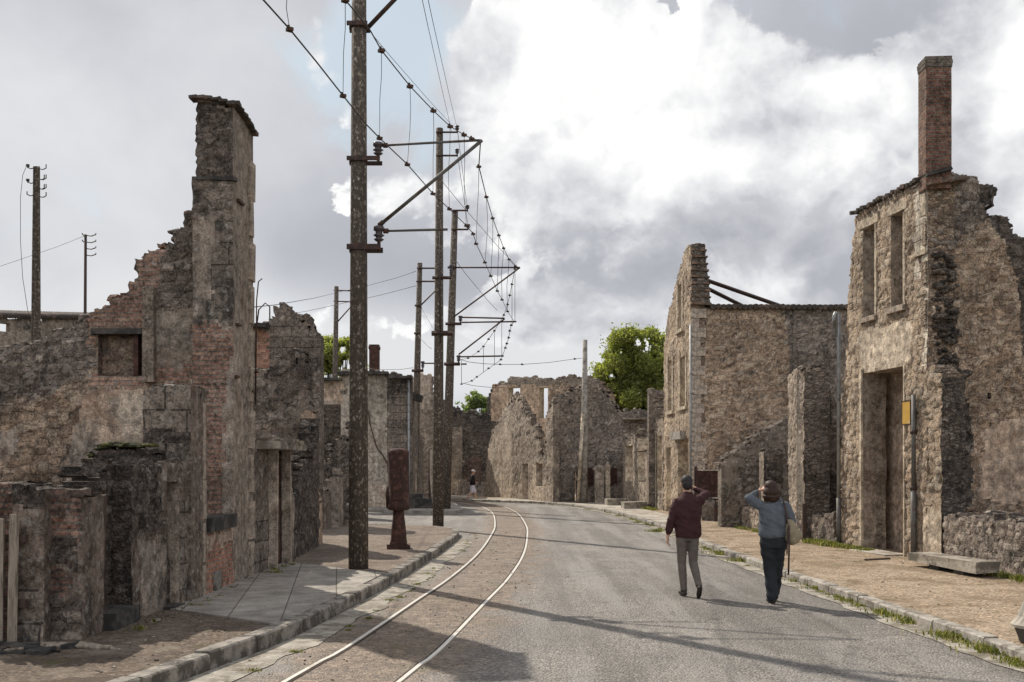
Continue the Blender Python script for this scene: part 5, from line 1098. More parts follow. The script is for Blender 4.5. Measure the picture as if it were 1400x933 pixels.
# pole 4, 5 beyond the roofs
y4 = 47.5
t = pole_obj('tram_pole', 'thin pole rising behind the rendered house, left of the second tram pole', 'pole', (566, 690), y4, (574, 360), .2, .12, group=gname)
for py, x0, x1, th in ((367, 570, 598, .04), (385, 569, 598, .04), (418, 567, 576, .05), (456, 566, 574, .05), (507, 563, 579, .07)): bar(t, y4, (x0, py), (x1, py), th, yo=-.16)
for a_, b_ in (((575, 418), (597, 396)), ((579, 497), (597, 497))): bar(t, y4, a_, b_, name='arm', n=6, r=.034)
insul(t, y4-.1, 578, 494, 507, .1)
y5 = 50
t = pole_obj('tram_pole', 'thin pole standing behind the near pole over the side street', 'pole', (456, 690), y5, (460, 392), .17, .11, group='tram line poles along the left kerb')
for a_, b_ in (((456, 397), (482, 398)), ((456, 412), (482, 413)), ((460, 442), (482, 417))): bar(t, y5, a_, b_, .035, 'bracket', n=5)
# right concrete pole with stay
t = pole_obj('concrete_pole', 'slim grey concrete pole with a straight prop, standing at the bend', 'pole', (798, 690), 49.3, (800, 465), .2, .11, 'kerb', base_z=.1)
bar(t, 49.0, (790, 688), (797, 566), name='prop', mat='quoin_lit', n=6, r=.085)
# left background poles
t = pole_obj('lattice_pole', 'precast concrete pole with slots and curved insulator hooks above the gable wall, far left', 'pole', (48, 700), 28, (50, 228), .15, .09, kind='slot', group='telegraph poles on the left')
def hook(t, y, px_, py, d_, w_, hh, ins=False):
    mb = MB(); a_ = P3(px_, py, y); p1 = P3(px_+d_*w_*.55, py+1, y); p2 = P3(px_+d_*w_, py-1, y); p3 = P3(px_+d_*w_, py-hh, y); mb.tube([a_, p1, p2, p3], .016*y/28, 5); mb.build('hook', ['steel'], t)
    if ins: insul(t, y, px_+d_*w_, py-hh-1, py-hh+4, .055*y/28)
for py in (230, 244, 257, 268): hook(t, 28, 54, py+1, 1, 9, 6)
for py in (244, 257): hook(t, 28, 54, py+1, 1, 6.5, 6)
hook(t, 28, 46, 230, -1, 8, 4, True); hook(t, 28, 46, 250, -1, 8, 4, True); hook(t, 28, 46, 267, -1, 9, 5)
mb = MB(); mb.tube([P3(x_, y_, 28.2) for x_, y_ in ((37, 225), (31, 240), (28, 270), (28, 330), (31, 380), (38, 425), (44, 450))], .008, 4); mb.build('loose_wire', ['wire'], t)
t = pole_obj('telegraph_pole', 'thin dark pole with side hooks behind the stepped gable', 'pole', (115, 700), 38, (117, 321), .07, .05, 'steel', group='telegraph poles on the left')
for py in (322, 331, 340, 349): hook(t, 38, 117, py, 1, 14, 3)
for py in (321, 330): hook(t, 38, 116, py, -1, 3.5, 2)

# wires: each one mesh thing with its clamps
def wire(pts, y0, y1, label, r=.012, clamps=(), group='overhead tram wires', n=5, name='overhead_wire'):
    """pts = photo pixels along the wire; 1/distance runs evenly from y0 to y1"""
    L = [0]
    for (a0, b0), (a1, b1) in zip(pts[:-1], pts[1:]): L.append(L[-1]+math.hypot(a1-a0, b1-b0))
    W = []
    for p, l in zip(pts, L): f = l/L[-1]; yy = 1/((1-f)/y0+f/y1); W.append(P3(p[0], p[1], yy))
    fine = []
    for i in range(len(W)-1):
        for k in range(3): fine.append(W[i].lerp(W[i+1], k/3))
    fine.append(W[-1]); mb = MB(); mb.tube(fine, r, n); 
    if clamps:
        root = thing(name, label, 'wire', tuple(W[0]), group); mb.build('cable', ['wire'], root, origin=tuple(W[0]))
        for c in clamps:
            j = min(range(len(pts)), key=lambda k: abs(pts[k][0]-c[0])+abs(pts[k][1]-c[1])); p = W[j]; s = .034+.0006*p.y
            mb = MB(); mb.box((p.x, p.y, p.z-s*.5), (s*1.5, s*1.6, s*.8), .6); mb.box((p.x-s*.3, p.y, p.z), (s*.6, s, s*.9), .3); mb.build('clamp', ['steel'], root)
    else: tag(mb.build(name, ['wire'], origin=tuple(W[0])), label, 'wire', group)
    return {p: w_ for p, w_ in zip(pts, W)}
W1 = [(322, -40), (360, 0), (396, 40), (432, 84), (469, 131), (499.5, 169), (519, 189), (557, 225), (592, 265), (614.5, 286), (637.6, 308.6), (647, 320), (651, 333.5), (663, 359), (671, 377.6), (680, 398), (686.5, 410), (694, 426), (703, 440)]
w1 = wire(W1, 8.6, 41.9, 'lower tram wire dipping from top left past the near pole', .009, [p for p in W1 if p not in ((322, -40), (360, 0), (432, 84), (499.5, 169), (703, 440))])
W2 = [(436, -48), (472, 0), (505, 40), (521.5, 69), (560.5, 118), (592.5, 151.5), (615.5, 173), (634.5, 184.6), (645, 189.7), (656, 192)]
w2 = wire(W2, 8.6, 17.1, 'upper tram wire from the top edge to the tip of the near arm', .0075, W2[1:2]+W2[3:9])
W3 = [(657, 193), (654.7, 228), (665, 269.5), (673.6, 298.6), (682, 322), (688.6, 339.5), (696, 355), (704.5, 364), (711, 366)]
w3 = wire(W3, 17.1, 41.9, 'tram wire with beads of clamps between the two arm tips', .011, W3[1:8])
W4 = [(711, 366), (704, 368), (700, 389), (697, 404), (694, 416.6), (689, 431), (676, 452.6), (668, 464), (661, 474), (654, 481), (640, 490), (629, 492)]
wire(W4, 41.9, 57, 'tram wire curling back left below the far arm tip', .012, W4[1:11])
W5 = [(703, 440), (699, 445), (697, 452.6), (695.6, 462), (693, 470), (691, 476), (687, 487), (685, 492), (668, 504), (652, 515.6), (645, 521), (631, 525.5)]
wire(W5, 41.9, 57, 'lowest tram wire sweeping left towards the dark far wall', .012, W5[1:12])
W6 = [(631, 492), (640, 495), (660, 497.5), (684, 498.5), (714, 498.5), (750, 496), (786, 491), (799, 489.5)]
wire(W6, 43, 51, 'span wire running right to the slim concrete pole', .012, W6[3:4]+W6[4:5]+W6[6:7])
for (a_, b_, ya, yb, lab) in (((581, -20), (625, 176), 12, 30.1, 'thin feeder wire, outer one from the top edge to the second pole head'), ((573, -20), (618, 182), 12, 30.1, 'thin feeder wire, inner one from the top edge to the second pole head'),
        ((625, 174), (639, 283), 30.1, 41.9, 'thin feeder wire between the heads of the second and third poles'), ((625, 207), (640, 309), 30.1, 41.9, 'thin feeder wire between the lower hooks of the second and third poles'),
        ((503, 40), (615, 168), 17, 30, 'thin stay wire from the near pole bracket beside the upper tram wire'), ((606, 250), (706, 364), 30, 41.5, 'fine slanting stay wire from the second pole to the far arm tip'),
        ((622, 355), (680, 425), 42, 50, 'fine slanting stay wire beyond the third pole'), ((576, 420), (597, 455), 47.5, 42, 'fine stay wire behind the second pole'), ((571, 457), (590, 477), 47.4, 44, 'stay wire with insulator beads behind the second pole'),
        ((-40, 376), (115, 323), 34, 38, 'thin wire running left from the thin dark pole'), ((348, 420), (458, 401), 16.1, 50, 'thin wire from the gable to the pole behind'), ((460, 400), (569, 371), 50, 47.5, 'upper thin wire between the two back poles'), ((372, 434), (569, 391), 50, 47.5, 'lower thin wire between the two back poles'),
        ((500, 504), (565, 503), 50, 47.5, 'low wire over the rendered house'), ((632, 524), (690, 530), 57, 60, 'short wire end over the far wall')):
    mid = ((a_[0]+b_[0])/2, (a_[1]+b_[1])/2+2); pts = [a_, ((a_[0]+mid[0])/2, (a_[1]+mid[1])/2+1), mid, ((mid[0]+b_[0])/2, (mid[1]+b_[1])/2+1), b_]
    wire(pts, ya, yb, lab, .004*max(1, (ya+yb)/2/17), group='thin wires in the sky')
# droppers
drops = [(w2[(472, 0)], w1[(469, 131)]), (w2[(521.5, 69)], w1[(519, 189)]), (w2[(560.5, 118)], w1[(557, 225)]), (w2[(592.5, 151.5)], w1[(592, 265)]), (w2[(615.5, 173)], w1[(614.5, 286)]), (w2[(634.5, 184.6)], w1[(637.6, 308.6)]),
         (w3[(654.7, 228)], w1[(651, 333.5)]), (w3[(665, 269.5)], w1[(663, 359)]), (w3[(673.6, 298.6)], w1[(671, 377.6)]), (w3[(682, 322)], w1[(680, 398)]), (w3[(688.6, 339.5)], w1[(686.5, 410)]), (w3[(696, 355)], w1[(694, 426)]),
         (P3(391, -20, 9.6), w1[(396, 40)])]
names_ = ['dropper wire left of the near pole', 'bowed dropper wire just right of the near pole', 'straight dropper wire, second right of the near pole', 'dropper wire nearest before the second pole', 'dropper wire just past the second pole head', 'dropper wire third past the second pole head',
          'dropper wire below the near arm tip', 'dropper wire first below the beaded wire', 'dropper wire second below the beaded wire', 'dropper wire third below the beaded wire', 'dropper wire fourth below the beaded wire', 'short dropper wire nearest the far arm', 'short dropper wire at the top edge, farthest left']
for (a_, b_), nm in zip(drops, names_):
    md = (a_+b_)/2; ym = md.y; md.x += .03*random.Random(nm).uniform(-1, 1)*(ym/17); mb = MB(); mb.tube([a_, a_.lerp(md, .5)+Vector((.01, 0, 0)), md, md.lerp(b_, .5), b_], .0035*max(1, ym/15), 4); tag(mb.build('dropper_wire', ['wire'], origin=tuple(b_)), nm+', hanging between tram wires', 'wire', 'droppers between the tram wires')
for i, (px_, p0, p1, lab) in enumerate(((704, 370, 440, 'fine dropper under the far arm tip, farthest right'), (686, 440, 487, 'fine dropper between the lower far arms'), (631, 492, 525, 'fine dropper at the end of the lowest wire'), (700, 390, 445, 'fine dropper second from the far arm tip'), (676, 453, 500, 'fine dropper below the curling wire'), (661, 474, 509, 'fine dropper farthest left below the curling wire'))):
    mb = MB(); mb.tube([P3(px_, p0, 46), P3(px_, p1, 46)], .011, 4); tag(mb.build('dropper_wire', ['wire']), lab, 'wire', 'droppers between the tram wires')

# ---------------------------------------------------------------- trees
def leafmat(name, c1, c2, tr=.35):
    m, h, b = new_mat(name); v = h.coord(); n = h.noise(v, 1.2, 5, .6); r_ = h.sep(h.voro(v, 9, out='Color'))[0]
    c = h.mix(h.math('ADD', h.math('MULTIPLY', n, .6), h.math('MULTIPLY', r_, .4)), c1, c2); h.put(b.inputs['Base Color'], c); b.inputs['Roughness'].default_value = .6; b.inputs['Specular IOR Level'].default_value = .3
    t_ = m.node_tree; tl = t_.nodes.new('ShaderNodeBsdfTranslucent'); h.put(tl.inputs[0], h.mix(1, c, (1.3, 1.5, .6), 'MULTIPLY')); mx = t_.nodes.new('ShaderNodeMixShader'); mx.inputs[0].default_value = tr
    o = [x for x in t_.nodes if x.type == 'OUTPUT_MATERIAL'][0]; t_.links.new(b.outputs[0], mx.inputs[1]); t_.links.new(tl.outputs[0], mx.inputs[2]); t_.links.new(mx.outputs[0], o.inputs[0]); return m
M['leaf_a'] = leafmat('leaf_mid_green', (.15, .16, .055), (.37, .36, .15), .62); M['leaf_b'] = leafmat('leaf_pale_green', (.13, .16, .07), (.26, .3, .14), .5); M['bark'] = plain('bark', (.1, .08, .06), .95, .4, 8, .02)
def tree(label, px_, y, top_px, half_w_px, seed, mat, n_leaf=14000, leaf=.16, low=.25, lobes=16, cone=False):
    rg = np.random.default_rng(seed); x = cx(px_, y); H_ = atz(top_px, y); W_ = half_w_px*y/FP; t = thing('tree', label, 'tree', (x, y, 0))
    zc = H_*(.5+low/2); rz_ = H_-zc; cents = []; rads = []
    for i in range(lobes):
        a_ = rg.uniform(0, 2*math.pi); e = rg.uniform(-.8, 1); rr = rg.uniform(.35, .8)
        c = np.array([x+math.cos(a_)*W_*rr*math.sqrt(max(0, 1-e*e*.75)), y+math.sin(a_)*W_*rr*math.sqrt(max(0, 1-e*e*.75)), zc+e*rz_*.74]); 
        k_ = 1.0
        if cone: f = (i+.5)/lobes; k_ = (1-f)*.9+.12; c = np.array([x+math.cos(a_)*W_*k_*.5, y+math.sin(a_)*W_*k_*.5, H_*(.3+.68*f)])
        cents.append(c); rads.append(rg.uniform(.16, .36)*min(W_, rz_)*(3.2*k_+.5 if cone else 1))
    # trunk and limbs
    mb = MB(); tr = .028*H_; fork = np.array([x, y, H_*.3]); mb.tube([(x, y, -.2), (x+.1, y, H_*.15), tuple(fork)], [tr, tr*.8, tr*.65], 8)
    for c in cents: mid = fork*.5+c*.5+[0, 0, -.25]; mb.tube([tuple(fork), tuple(mid), tuple(c)], [tr*.4, tr*.22, tr*.08], 5)
    mb.build('trunk', ['bark'], t)
    V = []
    cents.append(np.array([x, y, zc if not cone else H_*.4])); rads.append(.5*min(W_, rz_)*(1 if not cone else .6)); w_ = np.array(rads)**2; w_ /= w_.sum()
    k = rg.choice(len(cents), n_leaf, p=w_); dv = rg.normal(size=(n_leaf, 3)); dv /= np.linalg.norm(dv, axis=1)[:, None]; rad = np.array(rads)[k]*(.55+.55*rg.random(n_leaf)**.6)
    # twigs poke out
    rad = np.where(rg.random(n_leaf) < .22, rad*rg.uniform(1.05, 1.55, n_leaf), rad); P_ = np.array(cents)[k]+dv*rad[:, None]*[1, 1, .85]
    q = vnoise(P_[:, 0]*1.3/leaf*.16+seed, P_[:, 2]*1.3/leaf*.16, seed, 3); P_ = P_[q > -.3]; m_ = len(P_)
    a_ = rg.normal(size=(m_, 3)); a_ /= np.linalg.norm(a_, axis=1)[:, None]; b_ = np.cross(a_, rg.normal(size=(m_, 3))); b_ /= np.linalg.norm(b_, axis=1)[:, None]; s_ = leaf*rg.uniform(.6, 1.3, m_)[:, None]
    V = np.stack([P_-a_*s_, P_+b_*s_*.45, P_+a_*s_, P_-b_*s_*.45], 1).reshape(-1, 3); mk('crown', V, np.arange(m_*4).reshape(-1, 4), [M[mat]], t)
tree('broad bright green tree behind the gabled house and the grey side wall', 872, 68, 432, 62, 3, 'leaf_a', 70000, .12, .2, 44)
tree('rounded green tree behind the side street houses, partly hidden by the near pole', 462, 66, 446, 46, 5, 'leaf_a', 40000, .12, .2, 34)
tree('small green treetop behind the rendered house cornice', 542, 74, 498, 26, 8, 'leaf_b', 16000, .12, .1, 20)
tree('slim pale green poplar tip above the far dark wall, right of the poles', 652, 95, 522, 22, 9, 'leaf_b', 34000, .17, .0, 60)
tree('pale green treetop just left of the third pole, above the far wall', 624, 92, 542, 24, 11, 'leaf_b', 9000, .13, .1, 14)
tree('low green tree beside the far wall, right of the slim poplar', 674, 97, 548, 26, 12, 'leaf_b', 9000, .13, .1, 14)

# ---------------------------------------------------------------- weeds and small debris
M['grass'] = leafmat('weed_green', (.07, .085, .012), (.19, .19, .04), .3); M['straw'] = leafmat('dry_grass', (.3, .24, .11), (.42, .36, .19), .3)
def weeds(name, spots, seed, h_=.1, blades=26, spread=.13):
    rg = random.Random(seed); mb = MB()
    for (x, y, z, s_) in spots:
        for i in range(int(blades*s_)):
            a_ = rg.uniform(0, 6.28); r_ = rg.gauss(0, spread*s_*.6); bx = x+math.cos(a_)*r_; by = y+math.sin(a_)*r_; hh = h_*s_*rg.uniform(.4, 1.2)*.7; l = rg.uniform(0, 6.28); w_ = rg.uniform(.003, .007)*(1+.4*s_); lean = rg.uniform(.2, .9)*hh
            ca, sa = math.cos(l), math.sin(l); mm = 0 if rg.random() < .75 else 1
            mb.add([(bx-sa*w_, by+ca*w_, z), (bx+sa*w_, by-ca*w_, z), (bx+ca*lean*.5+sa*w_, by+sa*lean*.5-ca*w_, z+hh*.7), (bx+ca*lean*.5-sa*w_, by+sa*lean*.5+ca*w_, z+hh*.7), (bx+ca*lean, by+sa*lean, z+hh)], [(0, 1, 2, 3), (3, 2, 4)], mm)
    return tag(mb.build(name, ['grass', 'straw'], origin=(0, 0, 0)), kind='stuff', label='grass and weeds growing '+('along the kerb and gutter' if 'kerb' in name else 'at the foot of the walls'), cat='grass')
rg = random.Random(4); sp = []
for px_, py in ((1088, 796), (1105, 801), (1118, 806), (1167, 823), (1183, 826), (1205, 838), (1222, 841), (1240, 850), (1300, 871), (1318, 877), (1345, 888), (1360, 894), (1380, 905), (1395, 912), (965, 752), (985, 758), (1010, 768), (940, 745), (895, 727), (870, 715), (845, 703), (1180, 825), (1225, 843), (1310, 875), (1355, 891)):
    x, y = gp(px_, py); sp.append((x+.05, y, .0, rg.uniform(.7, 1.5)))
for i in range(130):
    j = rg.randrange(4, len(KERB_R)-1); p = KERB_R[j]
    if 6 < p[1] < 50: sp.append((p[0]-rg.uniform(.01, .12), p[1]+rg.uniform(-.3, .3), 0, rg.uniform(.2, .7)))
for i in range(46):
    j = rg.randrange(8, len(KERB_L)-8); p = KERB_L[j]; sp.append((p[0]+rg.uniform(.3, .5), p[1], 0, rg.uniform(.15, .4)))
weeds('kerb_weeds', sp, 6, .085, 190, .2)
sp = []
for i in range(40): f = rg.random(); sp.append((7.42+(7.28-7.42)*f-.1-rg.uniform(0, .15), 22.8+1.4*f-.4, .11, rg.uniform(.6, 1.4)))
for i in range(45): f = rg.random()*.42; sp.append((7.42+.63*f-.08-rg.uniform(0, .12), 22.8-4.2*f, .11, rg.uniform(.5, 1.2)))
for i in range(40): f = rg.random(); sp.append((8.0+.55*f-.08-rg.uniform(0, .2), 18.0-5*f, .11, rg.uniform(.4, 1.2)))
for i in range(50): f = rg.random(); sp.append((6.7+.4*f-.05-rg.uniform(0, .2), 31-6.5*f, .11, rg.uniform(.3, 1)))
for i in range(40): f = rg.random(); sp.append((5.7+.4*f-.1-rg.uniform(0, .3), 46-5.5*f, .11, rg.uniform(.6, 1.5)))
for i in range(16): f = rg.random(); sp.append((-4.1+rg.uniform(0, .2), 10+8*f, .15, rg.uniform(.15, .5)))
for i in range(10): sp.append((-4.0+rg.uniform(-.1, .15), rg.uniform(16.3, 18.5), .15, rg.uniform(.3, .7)))
weeds('wall_weeds', sp, 7, .11, 90, .16)
# loose stones and litter
rg = random.Random(14); mb = MB()
for i in range(900):
    k = rg.random()
    if k < .4: x, y, z = rg.uniform(4.9, 8), rg.uniform(8, 30), .108
    elif k < .75: j = rg.uniform(6, 30); x, y, z = float(np.interp(j, TRACK[:30, 1], TRACK[:30, 0]) if j < 16 else np.interp(j, [16, 30], [-.55, -.05]))+rg.gauss(0, .7), j, 0
    elif k < .87: x, y, z = rg.uniform(-4.2, -2.9), rg.uniform(8.5, 12.5), .145
    else: x, y, z = rg.uniform(-4.25, -4.0), rg.uniform(11, 18.5), .16
    s_ = rg.uniform(.006, .02)*(1.5 if rg.random() < .08 else 1); mb.box((x, y, z-.003), (s_*1.4, s_, s_*.7), rg.uniform(0, 3), (1 if rg.random() < .7 else 2) if x > 4 else rg.randrange(3), s_*.25, rg)
tag(mb.build('loose_stones', ['slab_dark', 'slab', 'dirt_l'], origin=(0, 0, 0)), 'small loose stones and grit scattered over road bed and pavements', 'grit', kind='stuff')
mb = MB()
for i in range(40): x = rg.uniform(-5.2, -4.3); mb.box((x, rg.uniform(9.3, 10.0), .13), (rg.uniform(.04, .2), rg.uniform(.04, .14), rg.uniform(.02, .08)), rg.uniform(0, 3), 0, .015, rg)
tag(mb.build('rubble_pile', ['slab_dark'], origin=(-4.8, 9.6, .14)), 'small dark rubble fragments at the foot of the near piers', 'rubble', kind='stuff')
mb = MB(); mb.box((7.05, 19.2, .1), (.62, .05, .035), R(25), 0, .008, rg); tag(mb.build('stick', ['wood_dark']), 'short dark wooden stick lying on the sandy pavement before the doorway', 'stick')
# ---------------------------------------------------------------- people
def cloth(name, c, var=.2, rough=.85): return plain(name, c, rough, var, 14, .004)
M['skin'] = plain('skin', (.5, .3, .21), .55, .08, 12, .0005, spec=.35); M['hair_dk'] = plain('hair_dark', (.03, .026, .024), .6, .5, 60, .004, stretch=(1, 1, .25)); M['hair_br'] = plain('hair_brown', (.04, .02, .013), .5, .5, 60, .004, stretch=(1, 1, .2))
M['maroon'] = cloth('maroon_jacket', (.05, .02, .02)); M['trs_grey'] = cloth('taupe_trousers', (.13, .108, .092)); M['shoe_dk'] = plain('dark_shoe', (.03, .025, .02), .5, .2, 20, .001)
M['sweater'] = cloth('blue_grey_sweater', (.1, .112, .125)); M['trs_blk'] = cloth('black_trousers', (.022, .025, .028)); M['bagc'] = cloth('tan_canvas', (.26, .215, .14)); M['black'] = plain('black_plastic', (.015, .015, .016), .45, .1, 10, .0)
M['blacktop'] = cloth('black_top', (.02, .018, .018)); M['white_s'] = cloth('pale_shorts', (.62, .58, .68)); M['cap'] = cloth('pale_cap', (.7, .65, .62)); M['strapdk'] = plain('dark_leather', (.06, .035, .028), .6, .2, 10, .001)
def ringmesh(rings, n=20):
    """closed loft through elliptical rings: (centre, rx, ry[, axis])"""
    V = []; F = []; k = len(rings)
    cs = [Vector(r[0]) for r in rings]
    for i, r in enumerate(rings):
        t = (cs[min(i+1, k-1)]-cs[max(i-1, 0)]).normalized()
        ux = Vector((1, 0, 0)) if abs(t.x) < .8 else Vector((0, 0, 1)); ux = (ux-t*ux.dot(t)).normalized(); uy = t.cross(ux)
        for j in range(n): a_ = 2*math.pi*j/n; V.append(cs[i]+ux*math.cos(a_)*r[1]+uy*math.sin(a_)*r[2])
    for i in range(k-1):
        for j in range(n): F.append((i*n+j, i*n+(j+1) % n, (i+1)*n+(j+1) % n, (i+1)*n+j))
    F.append(tuple(range(n))[::-1]); F.append(tuple((k-1)*n+j for j in range(n))); return V, F
def limb(p, q, r0, r1, n=14, bulge=0):
    p = Vector(p); q = Vector(q); t = (q-p).normalized(); R_ = []
    for a_ in (-.95, -.6, 0): rr = r0*math.sqrt(1-a_*a_)+1e-3; R_.append((p+t*r0*a_, rr, rr))
    for f in (.25, .5, .75): rr = r0+(r1-r0)*f+bulge*math.sin(math.pi*min(1, f*1.4)); R_.append((p.lerp(q, f), rr, rr))
    for a_ in (0, .6, .95): rr = r1*math.sqrt(1-a_*a_)+1e-3; R_.append((q+t*r1*a_, rr, rr))
    return ringmesh(R_, n)
def ball(c, r, n=14):
    rx, ry, rz = r if hasattr(r, '__len__') else (r, r, r); V = []; R_ = []
    for i in range(11): a_ = -1.5+3.0*i/10; R_.append(((c[0], c[1], c[2]+rz*math.sin(a_)), rx*math.cos(a_)+1e-3, ry*math.cos(a_)+1e-3))
    V, F = [], []
    for (cc, a1, b1) in R_:
        for j in range(n): t_ = 2*math.pi*j/n; V.append(Vector((cc[0]+a1*math.cos(t_), cc[1]+b1*math.sin(t_), cc[2])))
    for i in range(10):
        for j in range(n): F.append((i*n+j, i*n+(j+1) % n, (i+1)*n+(j+1) % n, (i+1)*n+j))
    F.append(tuple(range(n))[::-1]); F.append(tuple(10*n+j for j in range(n))); return V, F
def fuse(name, pieces, voxel, mats, pick, parent, loc, rz, iters=4, fold=0, seed=1):
    """voxel-fuse closed pieces into one continuous surface; pick(point)->material slot"""
    V = []; F = []
    for v, f in pieces: o = len(V); V += [tuple(x) for x in v]; F += [tuple(i+o for i in q) for q in f]
    me = bpy.data.meshes.new(name+'_src'); me.from_pydata(V, [], F); me.update(); ob = bpy.data.objects.new(name+'_src', me); C.objects.link(ob)
    md = ob.modifiers.new('r', 'REMESH'); md.mode = 'VOXEL'; md.voxel_size = voxel; sm_ = ob.modifiers.new('s', 'SMOOTH'); sm_.factor = .5; sm_.iterations = iters
    bpy.context.view_layer.update(); dg = bpy.context.evaluated_depsgraph_get(); nm = bpy.data.meshes.new_from_object(ob.evaluated_get(dg)); bpy.data.objects.remove(ob)
    k = len(nm.vertices); co = np.zeros(k*3); nm.vertices.foreach_get('co', co); co = co.reshape(-1, 3)
    if fold:
        no = np.zeros(k*3); nm.vertices.foreach_get('normal', no); no = no.reshape(-1, 3)
        f_ = vnoise(co[:, 0]*7+co[:, 1]*5+seed, co[:, 2]*13+co[:, 0]*6, seed, 2); co = co+no*(f_[:, None]*fold)
    nm.name = name; ob = bpy.data.objects.new(name, nm); C.objects.link(ob)
    cr, sr = math.cos(rz), math.sin(rz); co2 = co.copy(); co2[:, 0] = co[:, 0]*cr-co[:, 1]*sr; co2[:, 1] = co[:, 0]*sr+co[:, 1]*cr; nm.vertices.foreach_set('co', co2.ravel())
    nm.materials.clear()
    for m_ in mats: nm.materials.append(M[m_])
    nf = len(nm.polygons); ctr = np.zeros(nf*3); nm.update(); nm.polygons.foreach_get('center', ctr); ctr = ctr.reshape(-1, 3)
    c0 = ctr.copy(); c0[:, 0] = ctr[:, 0]*cr+ctr[:, 1]*sr; c0[:, 1] = -ctr[:, 0]*sr+ctr[:, 1]*cr
    nm.polygons.foreach_set('material_index', np.array([pick(p) for p in c0], dtype=np.int32)); nm.polygons.foreach_set('use_smooth', np.ones(nf, bool)); nm.update()
    if parent is None: ob.location = loc
    else: ob.parent = parent; ob.location = (0, 0, 0)
    return ob
def hand(wrist, dirv, side_, curl=.5, s=1.0):
    """palm, four unequal bent fingers, thumb; dirv = pointing direction, side_ = thumb direction"""
    w_ = Vector(wrist); d_ = Vector(dirv).normalized(); sd = Vector(side_); sd = (sd-d_*sd.dot(d_)).normalized(); nn = d_.cross(sd); P_ = []
    pl = .09*s; P_.append(limb(w_-d_*.02, w_+d_*.02, .024*s, .026*s, 10))
    for k in (-1, 0, 1): P_.append(limb(w_+d_*.01+sd*k*.016*s, w_+d_*pl*.9+sd*k*.024*s, .015*s, .014*s, 8))
    for k, (off, ln) in enumerate(((.033, .07), (.011, .08), (-.011, .075), (-.033, .058))):
        b0 = w_+d_*pl*.95+sd*off*s; b1 = b0+(d_*math.cos(curl)+nn*math.sin(curl))*ln*.5*s; b2 = b1+(d_*math.cos(curl*2.2)+nn*math.sin(curl*2.2))*ln*.5*s
        P_ += [limb(b0, b1, .0095*s, .009*s, 8), limb(b1, b2, .009*s, .0075*s, 8)]
    t0 = w_+d_*.025*s+sd*.03*s; t1 = t0+(d_*.6+sd*.75).normalized()*.04*s; t2 = t1+(d_*.9+sd*.25+nn*.3).normalized()*.032*s
    P_ += [limb(t0, t1, .013*s, .011*s, 8), limb(t1, t2, .0105*s, .0085*s, 8)]; return P_
def head(c, s=1.0):
    x, y, z = c; P_ = [ball((x, y-.005*s, z+.015*s), (.077*s, .095*s, .112*s)), ball((x, y+.03*s, z-.05*s), (.055*s, .062*s, .065*s)), ball((x, y+.1*s, z-.012*s), (.012*s, .018*s, .024*s), 8), ball((x, y+.083*s, z-.06*s), (.026*s, .014*s, .014*s), 8)]
    for k in (-1, 1): P_ += [ball((x+k*.079*s, y-.002, z-.008*s), (.012*s, .024*s, .033*s), 8), ball((x+k*.032*s, y+.078*s, z+.008*s), (.015*s, .012*s, .01*s), 8)]
    return P_
def foot(ank, ang, s=1.0, pitch=0):
    a_ = Vector(ank); d_ = Vector((math.sin(ang)*math.cos(pitch), math.cos(ang)*math.cos(pitch), -math.sin(pitch))); up = Vector((0, 0, 1)); up = (up-d_*up.dot(d_)).normalized(); b_ = a_-up*.05*s
    return [limb(a_, b_-d_*.03, .042*s, .036*s, 10), limb(b_-d_*.045*s, b_+d_*.1*s+up*-.005, .036*s, .04*s, 10), limb(b_+d_*.1*s-up*.005, b_+d_*.165*s-up*.01, .038*s, .028*s, 10)]

# ---- man in the maroon jacket, seen from behind, right hand up to his face
mx_, my_ = gp(940, 815.5); Lm = (mx_, my_, .0); man = None
J = dict(hipL=(-.085, 0, .92), kneeL=(-.075, .05, .5), ankL=(-.055, 0, .09), hipR=(.085, 0, .92), kneeR=(.09, .03, .5), ankR=(.1, -.27, .19))
body = [ringmesh([((0, 0, .82), .12, .09), ((0, 0, .9), .168, .115), ((0, 0, 1.0), .158, .11), ((0, .0, 1.15), .16, .105), ((0, -.005, 1.3), .18, .11), ((0, -.005, 1.4), .165, .095), ((0, 0, 1.46), .09, .07), ((0, .01, 1.5), .058, .058)])]
body += [limb(J['hipL'], J['kneeL'], .092, .066), limb(J['kneeL'], J['ankL'], .064, .05, bulge=.004), limb(J['hipR'], J['kneeR'], .092, .066), limb(J['kneeR'], J['ankR'], .064, .048, bulge=.004)]
body += foot((-.055, 0, .1), -.1, 1.02); body += foot((.1, -.29, .17), .12, 1.02, .75)
body += [limb((0, .0, 1.46), (0, .02, 1.58), .058, .055)]+head((-.01, .03, 1.655), 1.0)
armL = [(-.17, 0, 1.39), (-.25, -.04, 1.14), (-.285, .02, .9)]; armR = [(.185, 0, 1.42), (.3, .06, 1.5), (.12, .2, 1.6)]
for A_ in (armL, armR): body += [limb(A_[0], A_[1], .05, .042), limb(A_[1], A_[2], .042, .028)]
body += hand((-.29, .025, .885), (-.05, .1, -1), (.5, 1, 0), .45); body += hand((.12, .2, 1.6), (-.6, .2, .5), (-1, 0, -.3), .7)
def pk(p):
    x, y, z = p
    if z < .095 and x < .03: return 2
    if x > .03 and z < .5 and (y < -.22 and z < .2 or (y+.29)*.68+(z-.17)*.73 < -.03 and y < -.1 and z < .25): return 2
    if z > 1.4 and abs(x) < .11 and z > 1.47: return 0
    if z < 1.0 and abs(x+.29) < .13 and x < -.2: return 0
    if x > -.02 and z > 1.5: return 0
    return 1
